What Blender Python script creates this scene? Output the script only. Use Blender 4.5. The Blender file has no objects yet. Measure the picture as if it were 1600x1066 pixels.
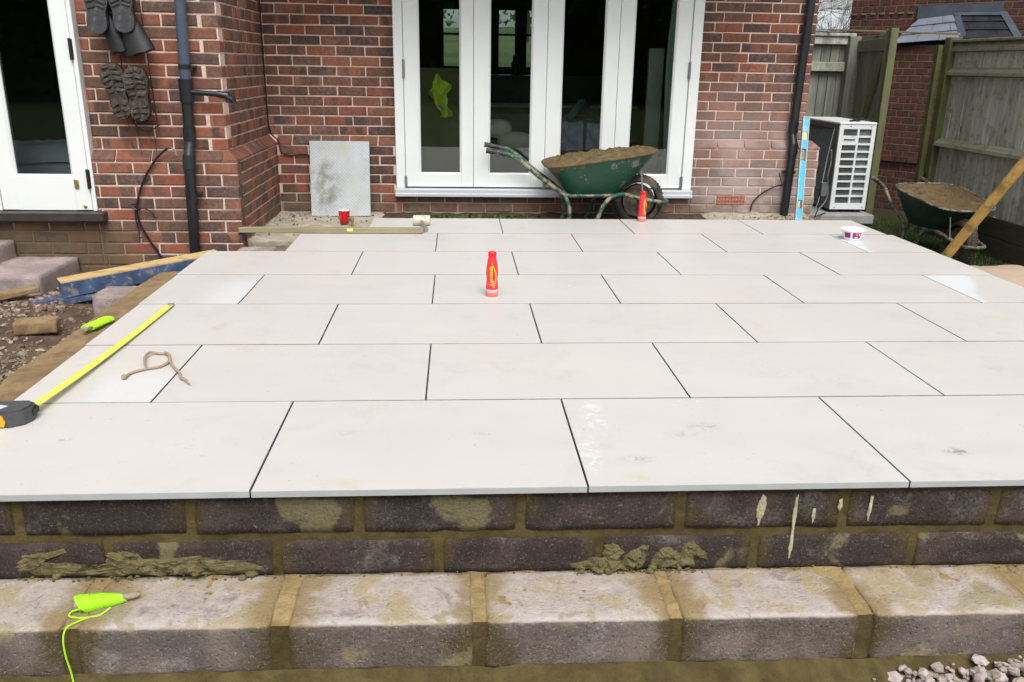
import bpy, bmesh, math, random
from mathutils import Vector, Matrix, noise
R = math.radians
random.seed(7)
S = bpy.context.scene
COL = S.collection

# ------------------------------------------------------------------ camera, sky, sun, exposure
cam_d = bpy.data.cameras.new('camera'); cam = bpy.data.objects.new('camera', cam_d); COL.objects.link(cam)
cam_d.sensor_width = 36.0; cam_d.lens = 1333.93 / 1600 * 36.0; cam_d.clip_start = 0.05; cam_d.clip_end = 1500
def set_cam(loc, pitch, yaw, roll):
    fw = Vector((math.sin(yaw)*math.cos(pitch), math.cos(yaw)*math.cos(pitch), -math.sin(pitch)))
    rt = Vector((math.cos(yaw), -math.sin(yaw), 0)); up = rt.cross(fw)
    r2 = rt*math.cos(roll) + up*math.sin(roll); u2 = -rt*math.sin(roll) + up*math.cos(roll)
    m = Matrix((r2, u2, -fw)).transposed().to_4x4(); m.translation = Vector(loc); cam.matrix_world = m
set_cam((0.2773, -2.0973, 1.0882), 0.3131, 0.0667, 0.0162)
S.camera = cam

SUN_EL, SUN_AZ = R(55), R(172)      # azimuth measured from +Y, clockwise; light comes from behind the camera
w = bpy.data.worlds.new('World'); S.world = w; w.use_nodes = True
nt = w.node_tree; nt.nodes.clear()
sky = nt.nodes.new('ShaderNodeTexSky'); sky.sky_type = 'NISHITA'; sky.sun_disc = False
sky.sun_elevation = SUN_EL; sky.sun_rotation = SUN_AZ
sky.air_density = 1.0; sky.dust_density = 4.0; sky.ozone_density = 1.0
hs = nt.nodes.new('ShaderNodeHueSaturation'); hs.inputs['Saturation'].default_value = 0.16; hs.inputs['Value'].default_value = 1.0
bg = nt.nodes.new('ShaderNodeBackground'); bg.inputs['Strength'].default_value = 0.14
wo = nt.nodes.new('ShaderNodeOutputWorld')
nt.links.new(sky.outputs[0], hs.inputs['Color']); nt.links.new(hs.outputs[0], bg.inputs['Color']); nt.links.new(bg.outputs[0], wo.inputs[0])
sun_d = bpy.data.lights.new('sun', 'SUN'); sun = bpy.data.objects.new('sun', sun_d); COL.objects.link(sun)
sun_d.energy = 1.35; sun_d.angle = R(34); sun_d.color = (1.0, 0.975, 0.94)
d = Vector((math.sin(SUN_AZ)*math.cos(SUN_EL), math.cos(SUN_AZ)*math.cos(SUN_EL), math.sin(SUN_EL)))
sun.rotation_euler = (-d).to_track_quat('-Z', 'Y').to_euler()
S.view_settings.view_transform = 'Standard'; S.view_settings.look = 'None'
S.view_settings.exposure = 0.64; S.view_settings.gamma = 1.0; S.view_settings.use_curve_mapping = False

# ------------------------------------------------------------------ object helpers
def tag(o, label=None, cat=None, group=None, kind=None):
    if label: o['label'] = label
    if cat: o['category'] = cat
    if group: o['group'] = group
    if kind: o['kind'] = kind
    return o
def empty(name, loc=(0, 0, 0), rz=0.0, **k):
    o = bpy.data.objects.new(name, None); COL.objects.link(o); o.location = loc; o.rotation_euler = (0, 0, rz)
    o.empty_display_size = 0.1
    return tag(o, **k)
def inst(name, me, parent=None, loc=(0, 0, 0), rot=(0, 0, 0), scale=(1, 1, 1)):
    o = bpy.data.objects.new(name, me); COL.objects.link(o)
    o.location = loc; o.rotation_euler = rot; o.scale = scale
    if parent: o.parent = parent
    return o
def root_off(p):
    v = Vector((0, 0, 0))
    while p is not None:
        v += Vector(p.location); p = p.parent
    return v
class MB:
    def __init__(s): s.v = []; s.f = []; s.sm = []
    def add(s, vs, fs, smooth=False):
        n = len(s.v); s.v += [tuple(q) for q in vs]; s.f += [[i+n for i in f] for f in fs]; s.sm += [smooth]*len(fs); return s
    def box(s, a, b, ch=0.0, rot=None, piv=None):
        a = Vector(a); b = Vector(b); c = (a+b)/2; h = (b-a)/2
        if ch <= 0:
            vs = [Vector((x*h.x, y*h.y, z*h.z)) for x in (-1, 1) for y in (-1, 1) for z in (-1, 1)]
            fs = [(0, 1, 3, 2), (4, 6, 7, 5), (0, 4, 5, 1), (2, 3, 7, 6), (0, 2, 6, 4), (1, 5, 7, 3)]
        else:
            ch = min(ch, h.x*.9, h.y*.9, h.z*.9)
            vs = []; idx = {}
            for x in (-1, 1):
                for y in (-1, 1):
                    for z in (-1, 1):
                        for ax in range(3):
                            q = [x*(h.x-ch), y*(h.y-ch), z*(h.z-ch)]; q[ax] = (x, y, z)[ax]*h[ax]
                            idx[(x, y, z, ax)] = len(vs); vs.append(Vector(q))
            fs = []
            for ax in range(3):
                o1, o2 = [i for i in range(3) if i != ax]
                for sg in (-1, 1):
                    r_ = []
                    for p_, q_ in ((-1, -1), (1, -1), (1, 1), (-1, 1)):
                        k = [0, 0, 0]; k[ax] = sg; k[o1] = p_; k[o2] = q_; r_.append(idx[(*k, ax)])
                    fs.append(r_)
            for ax in range(3):      # edges parallel to ax
                o1, o2 = [i for i in range(3) if i != ax]
                for p_ in (-1, 1):
                    for q_ in (-1, 1):
                        k0 = [0, 0, 0]; k0[ax] = -1; k0[o1] = p_; k0[o2] = q_; k1 = list(k0); k1[ax] = 1
                        fs.append([idx[(*k0, o1)], idx[(*k1, o1)], idx[(*k1, o2)], idx[(*k0, o2)]])
            for x in (-1, 1):
                for y in (-1, 1):
                    for z in (-1, 1): fs.append([idx[(x, y, z, 0)], idx[(x, y, z, 1)], idx[(x, y, z, 2)]])
        if rot is not None:
            m = rot if isinstance(rot, Matrix) else Matrix.Rotation(rot, 3, 'Z')
            p = Vector(piv) if piv is not None else c
            vs = [m @ (v + c - p) + p for v in vs]
        else: vs = [v + c for v in vs]
        return s.add(vs, fs)
    def bar(s, p, q, wd, ht, up=(0, 0, 1), ch=0.0):
        p = Vector(p); q = Vector(q); d_ = (q-p); L = d_.length; d_.normalize(); up = Vector(up)
        sd = d_.cross(up).normalized(); u = sd.cross(d_)
        t = MB().box((0, -wd/2, -ht/2), (L, wd/2, ht/2), ch)
        return s.add([p + d_*v[0] + sd*v[1] + u*v[2] for v in t.v], t.f)
    def tube(s, pts, r, n=8, cap=True, smooth=True):
        pts = [Vector(p) for p in pts]; N = len(pts)
        rs = r if isinstance(r, (list, tuple)) else [r]*N
        vs = []; prev = None
        for i, p in enumerate(pts):
            t = (pts[min(i+1, N-1)] - pts[max(i-1, 0)]).normalized()
            if prev is None:
                a = Vector((0, 0, 1)) if abs(t.z) < .9 else Vector((1, 0, 0)); a = (a - t*a.dot(t)).normalized()
            else:
                a = prev - t*prev.dot(t)
                a = a.normalized() if a.length > 1e-6 else t.orthogonal().normalized()
            prev = a; b = t.cross(a)
            for k in range(n):
                an = 2*math.pi*k/n; vs.append(p + (a*math.cos(an) + b*math.sin(an))*rs[i])
        fs = [[i*n+k, i*n+(k+1) % n, (i+1)*n+(k+1) % n, (i+1)*n+k] for i in range(N-1) for k in range(n)]
        s.add(vs, fs, smooth)
        if cap: s.add(vs[:n], [list(range(n))[::-1]]); s.add(vs[-n:], [list(range(n))])
        return s
    def lathe(s, prof, n=24, c=(0, 0, 0), ax='Z', smooth=True):
        c = Vector(c); vs = []
        for r_, h in prof:
            for k in range(n):
                a = 2*math.pi*k/n; x, y = r_*math.cos(a), r_*math.sin(a)
                vs.append(c + (Vector((x, y, h)) if ax == 'Z' else Vector((x, h, y)) if ax == 'Y' else Vector((h, x, y))))
        fs = [[i*n+k, i*n+(k+1) % n, (i+1)*n+(k+1) % n, (i+1)*n+k] for i in range(len(prof)-1) for k in range(n)]
        return s.add(vs, fs, smooth)
    def prism(s, poly, ext, smooth=False):      # poly: list of 3D points, ext: extrusion vector
        n = len(poly); e = Vector(ext); P = [Vector(p) for p in poly]
        s.add(P + [p+e for p in P], [list(range(n))[::-1], [i+n for i in range(n)]])
        s.add(P + [p+e for p in P], [[i, (i+1) % n, (i+1) % n+n, i+n] for i in range(n)], smooth)
        return s
    def grid(s, fn, nu, nv, smooth=True):
        vs = [fn(i/nu, j/nv) for j in range(nv+1) for i in range(nu+1)]
        fs = [[j*(nu+1)+i, j*(nu+1)+i+1, (j+1)*(nu+1)+i+1, (j+1)*(nu+1)+i] for j in range(nv) for i in range(nu)]
        return s.add(vs, fs, smooth)
    def mesh(s, name, mat, off=(0, 0, 0), fix=True):
        o = Vector(off); me = bpy.data.meshes.new(name)
        me.from_pydata([tuple(Vector(v)-o) for v in s.v], [], s.f)
        me.polygons.foreach_set('use_smooth', s.sm)
        for m in (mat if isinstance(mat, (list, tuple)) else [mat]): me.materials.append(m)
        if fix:
            bm = bmesh.new(); bm.from_mesh(me); bmesh.ops.remove_doubles(bm, verts=bm.verts, dist=1e-5)
            bmesh.ops.recalc_face_normals(bm, faces=bm.faces); bm.to_mesh(me); bm.free()
        me.update()
        if any(s.sm): me.set_sharp_from_angle(angle=R(42))
        return me
    def build(s, name, mat, parent=None, off=None, fix=True, **k):
        o_ = root_off(parent) if off is None else off
        return tag(inst(name, s.mesh(name, mat, o_, fix), parent), **k)

def fbm(x, y, z=0, o=4):
    return noise.fractal(Vector((x, y, z)), 0.9, 2.1, o)
def sm(e0, e1, x):
    t = max(0, min(1, (x-e0)/(e1-e0))); return t*t*(3-2*t)
def spline(pts, n=8):
    P = [Vector(p) for p in pts]; P = [P[0]*2-P[1]] + P + [P[-1]*2-P[-2]]; out = []
    for i in range(1, len(P)-2):
        for k in range(n):
            t = k/n; a, b, c, e = P[i-1], P[i], P[i+1], P[i+2]
            out.append(0.5*((2*b) + (c-a)*t + (2*a-5*b+4*c-e)*t*t + (3*b-a-3*c+e)*t**3))
    out.append(P[-2]); return out

# ------------------------------------------------------------------ material helpers
class NT:
    def __init__(s, name):
        s.m = bpy.data.materials.new(name); s.m.use_nodes = True; s.t = s.m.node_tree; s.t.nodes.clear()
        s.out = s.n('ShaderNodeOutputMaterial'); s.b = s.n('ShaderNodeBsdfPrincipled'); s.l(s.b.outputs[0], s.out.inputs[0])
    def n(s, t, **k):
        x = s.t.nodes.new(t)
        for a, v in k.items(): setattr(x, a, v)
        return x
    def l(s, a, b): s.t.links.new(a, b)
    def put(s, sock, v):
        if isinstance(v, bpy.types.NodeSocket): s.l(v, sock)
        elif isinstance(v, (tuple, list)): sock.default_value = (*v, 1) if len(v) == 3 and sock.type == 'RGBA' else v
        else: sock.default_value = v
    def coord(s, kind='Object'):
        return s.n('ShaderNodeTexCoord').outputs[kind]
    def pos(s): return s.n('ShaderNodeNewGeometry').outputs['Position']
    def nrm(s): return s.n('ShaderNodeNewGeometry').outputs['Normal']
    def island(s):
        a = s.n('ShaderNodeNewGeometry').outputs['Random Per Island']; b = s.n('ShaderNodeObjectInfo').outputs['Random']
        return s.math('FRACT', s.math('ADD', a, b))
    def sep(s, v):
        x = s.n('ShaderNodeSeparateXYZ'); s.l(v, x.inputs[0]); return x.outputs
    def vmath(s, op, a, b):
        x = s.n('ShaderNodeVectorMath', operation=op); s.put(x.inputs[0], a)
        if op == 'SCALE': s.put(x.inputs['Scale'], b)
        else: s.put(x.inputs[1], b)
        return x.outputs['Value'] if op in ('DISTANCE', 'LENGTH', 'DOT_PRODUCT') else x.outputs[0]
    def comb(s, x, y, z):
        c = s.n('ShaderNodeCombineXYZ'); s.put(c.inputs[0], x); s.put(c.inputs[1], y); s.put(c.inputs[2], z); return c.outputs[0]
    def math(s, op, a, b=0.0, clamp=False):
        x = s.n('ShaderNodeMath', operation=op); x.use_clamp = clamp; s.put(x.inputs[0], a); s.put(x.inputs[1], b); return x.outputs[0]
    def noise(s, scale, detail=4, rough=.55, vec=None, dist=0.0, out='Fac'):
        x = s.n('ShaderNodeTexNoise'); x.inputs['Scale'].default_value = scale; x.inputs['Detail'].default_value = detail
        x.inputs['Roughness'].default_value = rough; x.inputs['Distortion'].default_value = dist
        s.l(vec if vec is not None else s.coord(), x.inputs['Vector']); return x.outputs[out]
    def ramp(s, f, stops, interp='LINEAR'):
        x = s.n('ShaderNodeValToRGB'); x.color_ramp.interpolation = interp; e = x.color_ramp.elements
        while len(e) > 1: e.remove(e[-1])
        def c4(c): return (c, c, c, 1) if isinstance(c, (int, float)) else (*c, 1)
        e[0].position = stops[0][0]; e[0].color = c4(stops[0][1])
        for p, c in stops[1:]:
            q = e.new(p); q.color = c4(c)
        s.put(x.inputs[0], f); return x.outputs[0]
    def mix(s, f, a, b, mode='MIX'):
        x = s.n('ShaderNodeMix', data_type='RGBA', blend_type=mode); s.put(x.inputs[0], f); s.put(x.inputs[6], a); s.put(x.inputs[7], b); return x.outputs[2]
    def maprange(s, v, a, b, c=0.0, e=1.0):
        x = s.n('ShaderNodeMapRange', interpolation_type='SMOOTHSTEP'); s.put(x.inputs[0], v)
        x.inputs[1].default_value = a; x.inputs[2].default_value = b; x.inputs[3].default_value = c; x.inputs[4].default_value = e; return x.outputs[0]
    def bump(s, h, strength=.5, dist=.01, normal=None):
        x = s.n('ShaderNodeBump'); x.inputs['Strength'].default_value = strength; x.inputs['Distance'].default_value = dist
        s.put(x.inputs['Height'], h)
        if normal is not None: s.l(normal, x.inputs['Normal'])
        s.l(x.outputs[0], s.b.inputs['Normal']); return x.outputs[0]
    def fin(s, col=None, rough=None, metal=None, spec=None):
        if col is not None: s.put(s.b.inputs['Base Color'], col)
        if rough is not None: s.put(s.b.inputs['Roughness'], rough)
        if metal is not None: s.b.inputs['Metallic'].default_value = metal
        if spec is not None: s.b.inputs['Specular IOR Level'].default_value = spec
        return s.m
def simple(name, col, rough=.6, metal=0.0, var=.15, scale=30, bump=.0, spec=None, dirt=None):
    t = NT(name); n_ = t.noise(scale, 5)
    c = t.mix(t.ramp(n_, [(.3, 0), (.7, 1)]), tuple(x*(1-var) for x in col), tuple(min(1, x*(1+var)) for x in col))
    if dirt:
        dn = t.noise(dirt[2], 6, .65, t.coord(), .3); c = t.mix(t.ramp(dn, [(dirt[1], 0), (dirt[1]+.1, 1)]), c, dirt[0])
    if bump: t.bump(t.noise(scale*3, 4), bump, .004)
    return t.fin(c, rough, metal, spec)

# ---- brickwork
def brick_mat(name, ramp_stops, wing=False, pale=0.0):
    t = NT(name); r1 = t.island(); oc = t.coord()
    r2 = t.math('FRACT', t.math('MULTIPLY', r1, 17.31)); r3 = t.math('FRACT', t.math('MULTIPLY', r1, 91.7))
    off = t.vmath('ADD', oc, t.comb(t.math('MULTIPLY', r1, 40.0), t.math('MULTIPLY', r2, 13.0), 0.0))
    ca = t.ramp(r1, ramp_stops); cb = t.ramp(r2, ramp_stops)
    x = t.vmath('ADD', off, (0, 0, 0))
    mp = t.n('ShaderNodeMapping'); mp.inputs['Scale'].default_value = (9, 9, 3.5); t.l(off, mp.inputs[0])
    patch = t.noise(1.0, 2, .5, mp.outputs[0], .4)
    c = t.mix(t.maprange(patch, .47, .6), ca, cb)
    fine = t.noise(45, 6, .7, off)
    c = t.mix(.30, c, t.mix(t.ramp(fine, [(.3, 0), (.72, 1)]), (.028, .020, .018), (.22, .095, .07)), 'MIX')
    c = t.mix(t.maprange(fine, .45, .8, 0, .22), c, (.30, .17, .13))
    ps = t.pos(); px = t.sep(ps)
    if pale:
        m_ = t.math('MULTIPLY', t.maprange(px[2], 1.15, .2), t.maprange(px[0], 1.9, 2.5))
        m_ = t.math('MULTIPLY', m_, t.maprange(t.noise(2.6, 4, .6, ps), .3, .62, .35, 1.0))
        c = t.mix(t.math('MULTIPLY', m_, .78), c, (.42, .345, .33))
        gb = t.math('MULTIPLY', t.maprange(t.noise(1.7, 5, .65, ps), .45, .7), t.maprange(t.noise(40, 5, .7, ps), .4, .65)); c = t.mix(t.math('MULTIPLY', gb, .35), c, (.36, .26, .21))
        # damp khaki mortar run-off at the base of the wing wall, below the door sill
        m2 = t.math('MULTIPLY', t.maprange(px[2], .10, .0), t.maprange(t.math('ADD', px[0], t.math('MULTIPLY', t.noise(3, 3, .5, ps), .8)), -1.15, -1.55))
        m2 = t.math('MULTIPLY', m2, t.maprange(t.noise(6, 5, .6, ps), .25, .5, .5, 1.0))
        c = t.mix(t.math('MULTIPLY', m2, .85), c, t.mix(t.noise(9, 4, .6, ps), (.055, .038, .022), (.15, .115, .07)))
        # green-grey grime along the base below the folding doors
        m3 = t.math('MULTIPLY', t.maprange(px[2], .12, -.02), t.maprange(px[1], 4.0, 4.7))
        m3 = t.math('MULTIPLY', m3, t.maprange(t.noise(7, 5, .65, ps), .38, .62))
        c = t.mix(t.math('MULTIPLY', m3, .7), c, t.mix(t.noise(23, 3, .5, ps), (.06, .06, .03), (.22, .18, .13)))
    h = t.math('ADD', t.math('MULTIPLY', fine, .7), t.math('MULTIPLY', t.noise(160, 3, .6, off), .3))
    t.bump(h, .55, .004)
    return t.fin(c, .88, spec=.25)
HB = [(0, (.040, .038, .040)), (.13, (.060, .046, .042)), (.22, (.095, .058, .043)), (.48, (.135, .068, .046)), (.70, (.185, .075, .046)), (.86, (.270, .078, .043)), (1, (.30, .13, .075))]
M_brick = brick_mat('house_brick', HB, pale=1.0)
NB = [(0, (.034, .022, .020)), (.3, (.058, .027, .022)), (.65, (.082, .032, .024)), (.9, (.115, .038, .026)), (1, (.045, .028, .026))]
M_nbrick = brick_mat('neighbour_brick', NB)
def mortar_mat(name, c1, c2, grime=False):
    t = NT(name); ps = t.pos(); f = t.noise(60, 6, .7, ps); g = t.noise(4, 4, .6, ps)
    c = t.mix(t.ramp(f, [(.3, 0), (.7, 1)]), c1, c2); c = t.mix(t.maprange(g, .45, .75, 0, .35), c, tuple(x*.6 for x in c1))
    if grime:
        px = t.sep(ps)
        m2 = t.math('MULTIPLY', t.maprange(px[2], .09, .0), t.maprange(t.math('ADD', px[0], t.math('MULTIPLY', t.noise(3, 3, .5, ps), .8)), -1.15, -1.55))
        c = t.mix(t.math('MULTIPLY', m2, .9), c, (.10, .075, .04))
        m3 = t.math('MULTIPLY', t.maprange(px[2], .12, -.04), t.maprange(px[1], 4.0, 4.7))
        c = t.mix(t.math('MULTIPLY', m3, .65), c, (.13, .105, .06))
    t.bump(t.math('ADD', f, t.math('MULTIPLY', t.noise(18, 4, .6, ps), 1.2)), .9, .006); return t.fin(c, .95, spec=.15)
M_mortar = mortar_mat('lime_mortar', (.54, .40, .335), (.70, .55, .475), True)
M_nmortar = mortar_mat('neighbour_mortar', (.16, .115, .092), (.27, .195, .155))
def bricktex(name, c1, c2, mo):
    t = NT(name); ps = t.pos(); x = t.n('ShaderNodeTexBrick'); px = t.sep(ps)
    t.l(t.comb(t.math('ADD', px[0], px[1]), px[2], 0.0), x.inputs['Vector'])
    x.inputs['Scale'].default_value = 1.0; x.inputs['Brick Width'].default_value = .225; x.inputs['Row Height'].default_value = .075; x.inputs['Mortar Size'].default_value = .005
    t.put(x.inputs['Color1'], c1); t.put(x.inputs['Color2'], c2); t.put(x.inputs['Mortar'], mo)
    return t.fin(x.outputs[0], .9)
M_bricktex = bricktex('upper_brickwork', (.14, .055, .04), (.08, .045, .038), (.5, .38, .32))

# ---- others
def tile_mat():
    t = NT('porcelain'); ps = t.pos(); px = t.sep(ps); oi = t.n('ShaderNodeObjectInfo').outputs['Random']
    sh = t.vmath('ADD', ps, t.comb(t.math('MULTIPLY', oi, 31.0), t.math('MULTIPLY', oi, 17.0), 0.0))
    mp = t.n('ShaderNodeMapping'); mp.inputs['Scale'].default_value = (1.0, 2.4, 1); t.l(sh, mp.inputs[0])
    a = t.noise(2.2, 5, .6, mp.outputs[0], .5); b = t.noise(30, 5, .7, mp.outputs[0]); cl = t.noise(7, 5, .62, mp.outputs[0], .3)
    c = t.mix(t.ramp(a, [(.3, 0), (.7, 1)]), (.490, .472, .450), (.545, .525, .502))
    c = t.mix(t.maprange(cl, .42, .7, 0, .6), c, (.470, .458, .445))
    c = t.mix(t.math('MULTIPLY', oi, .7), c, (.525, .485, .45))
    hu = t.noise(1.1, 4, .6, t.vmath('ADD', ps, (9, 2, 0)), .6); c = t.mix(t.maprange(hu, .35, .65, 0, .5), t.mix(.4, c, (.485, .488, .487)), (.55, .505, .46))
    c = t.mix(t.maprange(b, .62, .8, 0, .35), c, (.58, .57, .56))
    # dust / footprints / scuffs
    scuff = t.math('MULTIPLY', t.maprange(t.noise(1.6, 3, .5, ps), .52, .7), t.maprange(t.noise(38, 6, .75, ps, .8), .56, .68))
    c = t.mix(t.math('MULTIPLY', scuff, .38), c, (.33, .30, .26))
    grime = t.math('MULTIPLY', t.maprange(t.noise(2.3, 5, .65, t.vmath('ADD', ps, (1, 8, 0)), .8), .50, .72), t.maprange(t.noise(14, 6, .75, ps), .40, .62)); c = t.mix(t.math('MULTIPLY', grime, .42), c, (.40, .36, .31))
    chip = t.maprange(t.noise(75, 2, .5, ps), .715, .74); chip = t.math('MULTIPLY', chip, t.maprange(t.noise(3.1, 2, .5, ps), .45, .55))
    c = t.mix(t.math('MULTIPLY', chip, .7), c, (.20, .17, .13))
    wsp = t.math('MULTIPLY', t.maprange(t.noise(46, 3, .6, ps), .66, .72), t.maprange(t.noise(1.2, 3, .5, t.vmath('ADD', ps, (5, 3, 0))), .5, .62))
    c = t.mix(t.math('MULTIPLY', wsp, .7), c, (.66, .66, .65))
    dn = t.noise(16, 4, .6, ps); dist = t.vmath('ADD', ps, t.vmath('SCALE', t.n('ShaderNodeVectorMath').outputs[0], 0.0))
    def spot(x, y, r, col, k, sx=1.0, thr=.5):
        nonlocal c
        q = t.comb(t.math('MULTIPLY', t.math('SUBTRACT', px[0], x), 1/sx), t.math('SUBTRACT', px[1], y), 0.0)
        m_ = t.math('MULTIPLY', t.maprange(t.vmath('LENGTH', q, (0, 0, 0)), r, r*.25), t.maprange(t.noise(34, 5, .7, ps, .6), thr-.05, thr+.08))
        c = t.mix(t.math('MULTIPLY', m_, k), c, col)
    spot(1.06, .36, .055, (.26, .25, .235), .6, 1.3); spot(.97, .31, .035, (.28, .27, .26), .4, 2.0)
    spot(.80, .14, .035, (.25, .23, .2), .6, 2); spot(.78, .02, .05, (.50, .44, .24), .5, 1.2, .5); spot(-.02, .01, .05, (.50, .45, .30), .6, 1, .45)
    spot(1.78, .16, .035, (.2, .18, .16), .8, 1.6); spot(.35, .33, .02, (.3, .26, .22), .4, 2); spot(-.05, .34, .04, (.40, .37, .33), .4, 1.5)
    spot(-.9, .32, .03, (.3, .27, .22), .7, 1.0); spot(.72, .46, .18, (.68, .69, .7), .6, .3, .52); spot(.66, .2, .2, (.68, .69, .7), .6, .25, .52)
    def wedge(xj, w0, w1, y0, y1):      # pale bluish patch to the right of a joint, width w0 at the back to w1 at the front
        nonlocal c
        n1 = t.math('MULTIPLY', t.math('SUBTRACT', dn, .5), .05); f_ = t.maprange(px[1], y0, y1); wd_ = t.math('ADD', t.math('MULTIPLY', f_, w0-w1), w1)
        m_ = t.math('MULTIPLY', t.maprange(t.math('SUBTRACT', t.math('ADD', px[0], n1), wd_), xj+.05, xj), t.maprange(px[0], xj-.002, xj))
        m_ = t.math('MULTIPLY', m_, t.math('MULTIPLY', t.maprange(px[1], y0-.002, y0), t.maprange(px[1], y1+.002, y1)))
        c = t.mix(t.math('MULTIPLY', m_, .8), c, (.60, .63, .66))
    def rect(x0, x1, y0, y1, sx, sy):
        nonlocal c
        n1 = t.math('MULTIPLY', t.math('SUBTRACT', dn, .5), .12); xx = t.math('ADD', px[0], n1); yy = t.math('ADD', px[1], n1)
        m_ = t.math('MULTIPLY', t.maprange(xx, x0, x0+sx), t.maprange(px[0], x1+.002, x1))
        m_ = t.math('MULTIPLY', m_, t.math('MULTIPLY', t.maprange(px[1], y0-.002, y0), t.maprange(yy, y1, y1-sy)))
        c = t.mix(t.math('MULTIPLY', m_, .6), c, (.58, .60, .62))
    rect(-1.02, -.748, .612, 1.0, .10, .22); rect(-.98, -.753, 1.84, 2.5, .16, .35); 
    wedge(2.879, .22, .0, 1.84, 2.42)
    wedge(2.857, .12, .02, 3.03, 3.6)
    r_ = t.ramp(a, [(.3, .40), (.7, .52)])
    t.bump(b, .04, .002)
    return t.fin(c, r_, spec=.45)
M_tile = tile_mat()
M_edge = simple('tile_edge', (.15, .145, .14), .85, 0, .3, 20)
M_edgef = simple('tile_front_edge', (.36, .365, .37), .7, 0, .08, 12, dirt=((.2, .19, .17), .68, 14))
def block_mat(name, c1, c2, pale, mortar_col, ends, effl=.5, topc=None, topk=.0):
    t = NT(name); oc = t.coord(); oi = t.n('ShaderNodeObjectInfo').outputs['Random']; ps = t.pos()
    v = t.vmath('ADD', oc, t.comb(t.math('MULTIPLY', oi, 21.0), t.math('MULTIPLY', oi, 7.0), 0.0))
    f = t.noise(90, 7, .75, v); g = t.noise(7, 5, .6, v, .3); vo = t.n('ShaderNodeTexVoronoi'); vo.inputs['Scale'].default_value = 55; t.l(t.vmath('ADD', v, t.vmath('SCALE', t.noise(30, 2, .5, v, 0, 'Color'), .03)), vo.inputs['Vector'])
    c = t.mix(t.ramp(f, [(.3, 0), (.7, 1)]), c1, c2)
    c = t.mix(t.math('MULTIPLY', oi, .55), c, (c2[0]*.86, c2[1]*.93, c2[2]*1.0))
    c = t.mix(t.maprange(t.noise(4.5, 4, .6, v, .5), .45, .7, 0, .55), c, tuple(k*1.7 for k in c2))
    c = t.mix(t.math('MULTIPLY', t.maprange(g, .50, .72), t.maprange(f, .38, .58)), c, t.mix(effl, c, pale))
    c = t.mix(t.maprange(vo.outputs['Distance'], .16, .02, 0, .55), c, tuple(x*.35 for x in c1))
    sp = t.maprange(t.noise(70, 3, .6, v), .66, .72); c = t.mix(t.math('MULTIPLY', sp, .55), c, pale)
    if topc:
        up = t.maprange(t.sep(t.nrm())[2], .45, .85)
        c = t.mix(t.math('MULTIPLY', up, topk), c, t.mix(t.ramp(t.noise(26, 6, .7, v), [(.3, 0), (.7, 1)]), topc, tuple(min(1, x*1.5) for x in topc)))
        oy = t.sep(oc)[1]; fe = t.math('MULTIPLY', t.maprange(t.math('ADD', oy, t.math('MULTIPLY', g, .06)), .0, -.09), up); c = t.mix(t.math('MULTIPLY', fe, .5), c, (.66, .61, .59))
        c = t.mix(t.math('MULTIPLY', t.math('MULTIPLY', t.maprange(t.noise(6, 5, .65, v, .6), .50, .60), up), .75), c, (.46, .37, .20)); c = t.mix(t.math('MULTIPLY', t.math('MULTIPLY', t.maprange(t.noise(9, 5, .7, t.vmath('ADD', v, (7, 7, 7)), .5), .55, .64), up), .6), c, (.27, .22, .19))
    x = t.math('ABSOLUTE', t.sep(oc)[0])
    e = t.math('ADD', x, t.math('MULTIPLY', t.math('SUBTRACT', t.noise(8, 4, .6, v), .5), ends[1]))
    em = t.maprange(e, ends[0], ends[0]+ends[2])
    mcol = t.mix(t.noise(20, 4, .6, v), mortar_col, tuple(k*1.3 for k in mortar_col))
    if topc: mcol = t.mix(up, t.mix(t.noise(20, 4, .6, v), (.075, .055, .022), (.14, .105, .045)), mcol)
    c = t.mix(t.math('MULTIPLY', em, .92), c, mcol)
    yb = t.math('MULTIPLY', t.maprange(t.noise(5.5, 4, .55, t.vmath('ADD', v, (3, 1, 2)), .4), .60, .66), .65)
    c = t.mix(yb, c, t.mix(f, tuple(k*1.0 for k in mortar_col), (.42, .38, .20)))
    c = t.mix(t.maprange(t.noise(150, 4, .8, v), .56, .68, 0, .5), c, tuple(min(1, k*1.25) for k in pale)); c = t.mix(t.maprange(t.noise(120, 4, .8, t.vmath('ADD', v, (2, 5, 1))), .58, .70, 0, .6), c, tuple(k*.5 for k in c1))
    h = t.math('ADD', t.math('MULTIPLY', t.noise(110, 6, .8, v), .8), t.math('MULTIPLY', t.math('MINIMUM', vo.outputs['Distance'], .3), 1.2))
    t.bump(h, 1.0, .012)
    return t.fin(c, .92, spec=.2)
MC = (.085, .062, .022)
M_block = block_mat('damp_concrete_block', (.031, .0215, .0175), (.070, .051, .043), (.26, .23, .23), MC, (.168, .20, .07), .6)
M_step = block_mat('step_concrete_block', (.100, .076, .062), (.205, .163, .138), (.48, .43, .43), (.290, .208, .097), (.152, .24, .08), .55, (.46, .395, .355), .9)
M_paleblock = block_mat('pale_concrete_block', (.23, .175, .16), (.36, .285, .265), (.50, .43, .40), (.20, .15, .08), (.6, .03, .03), .3)
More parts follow.
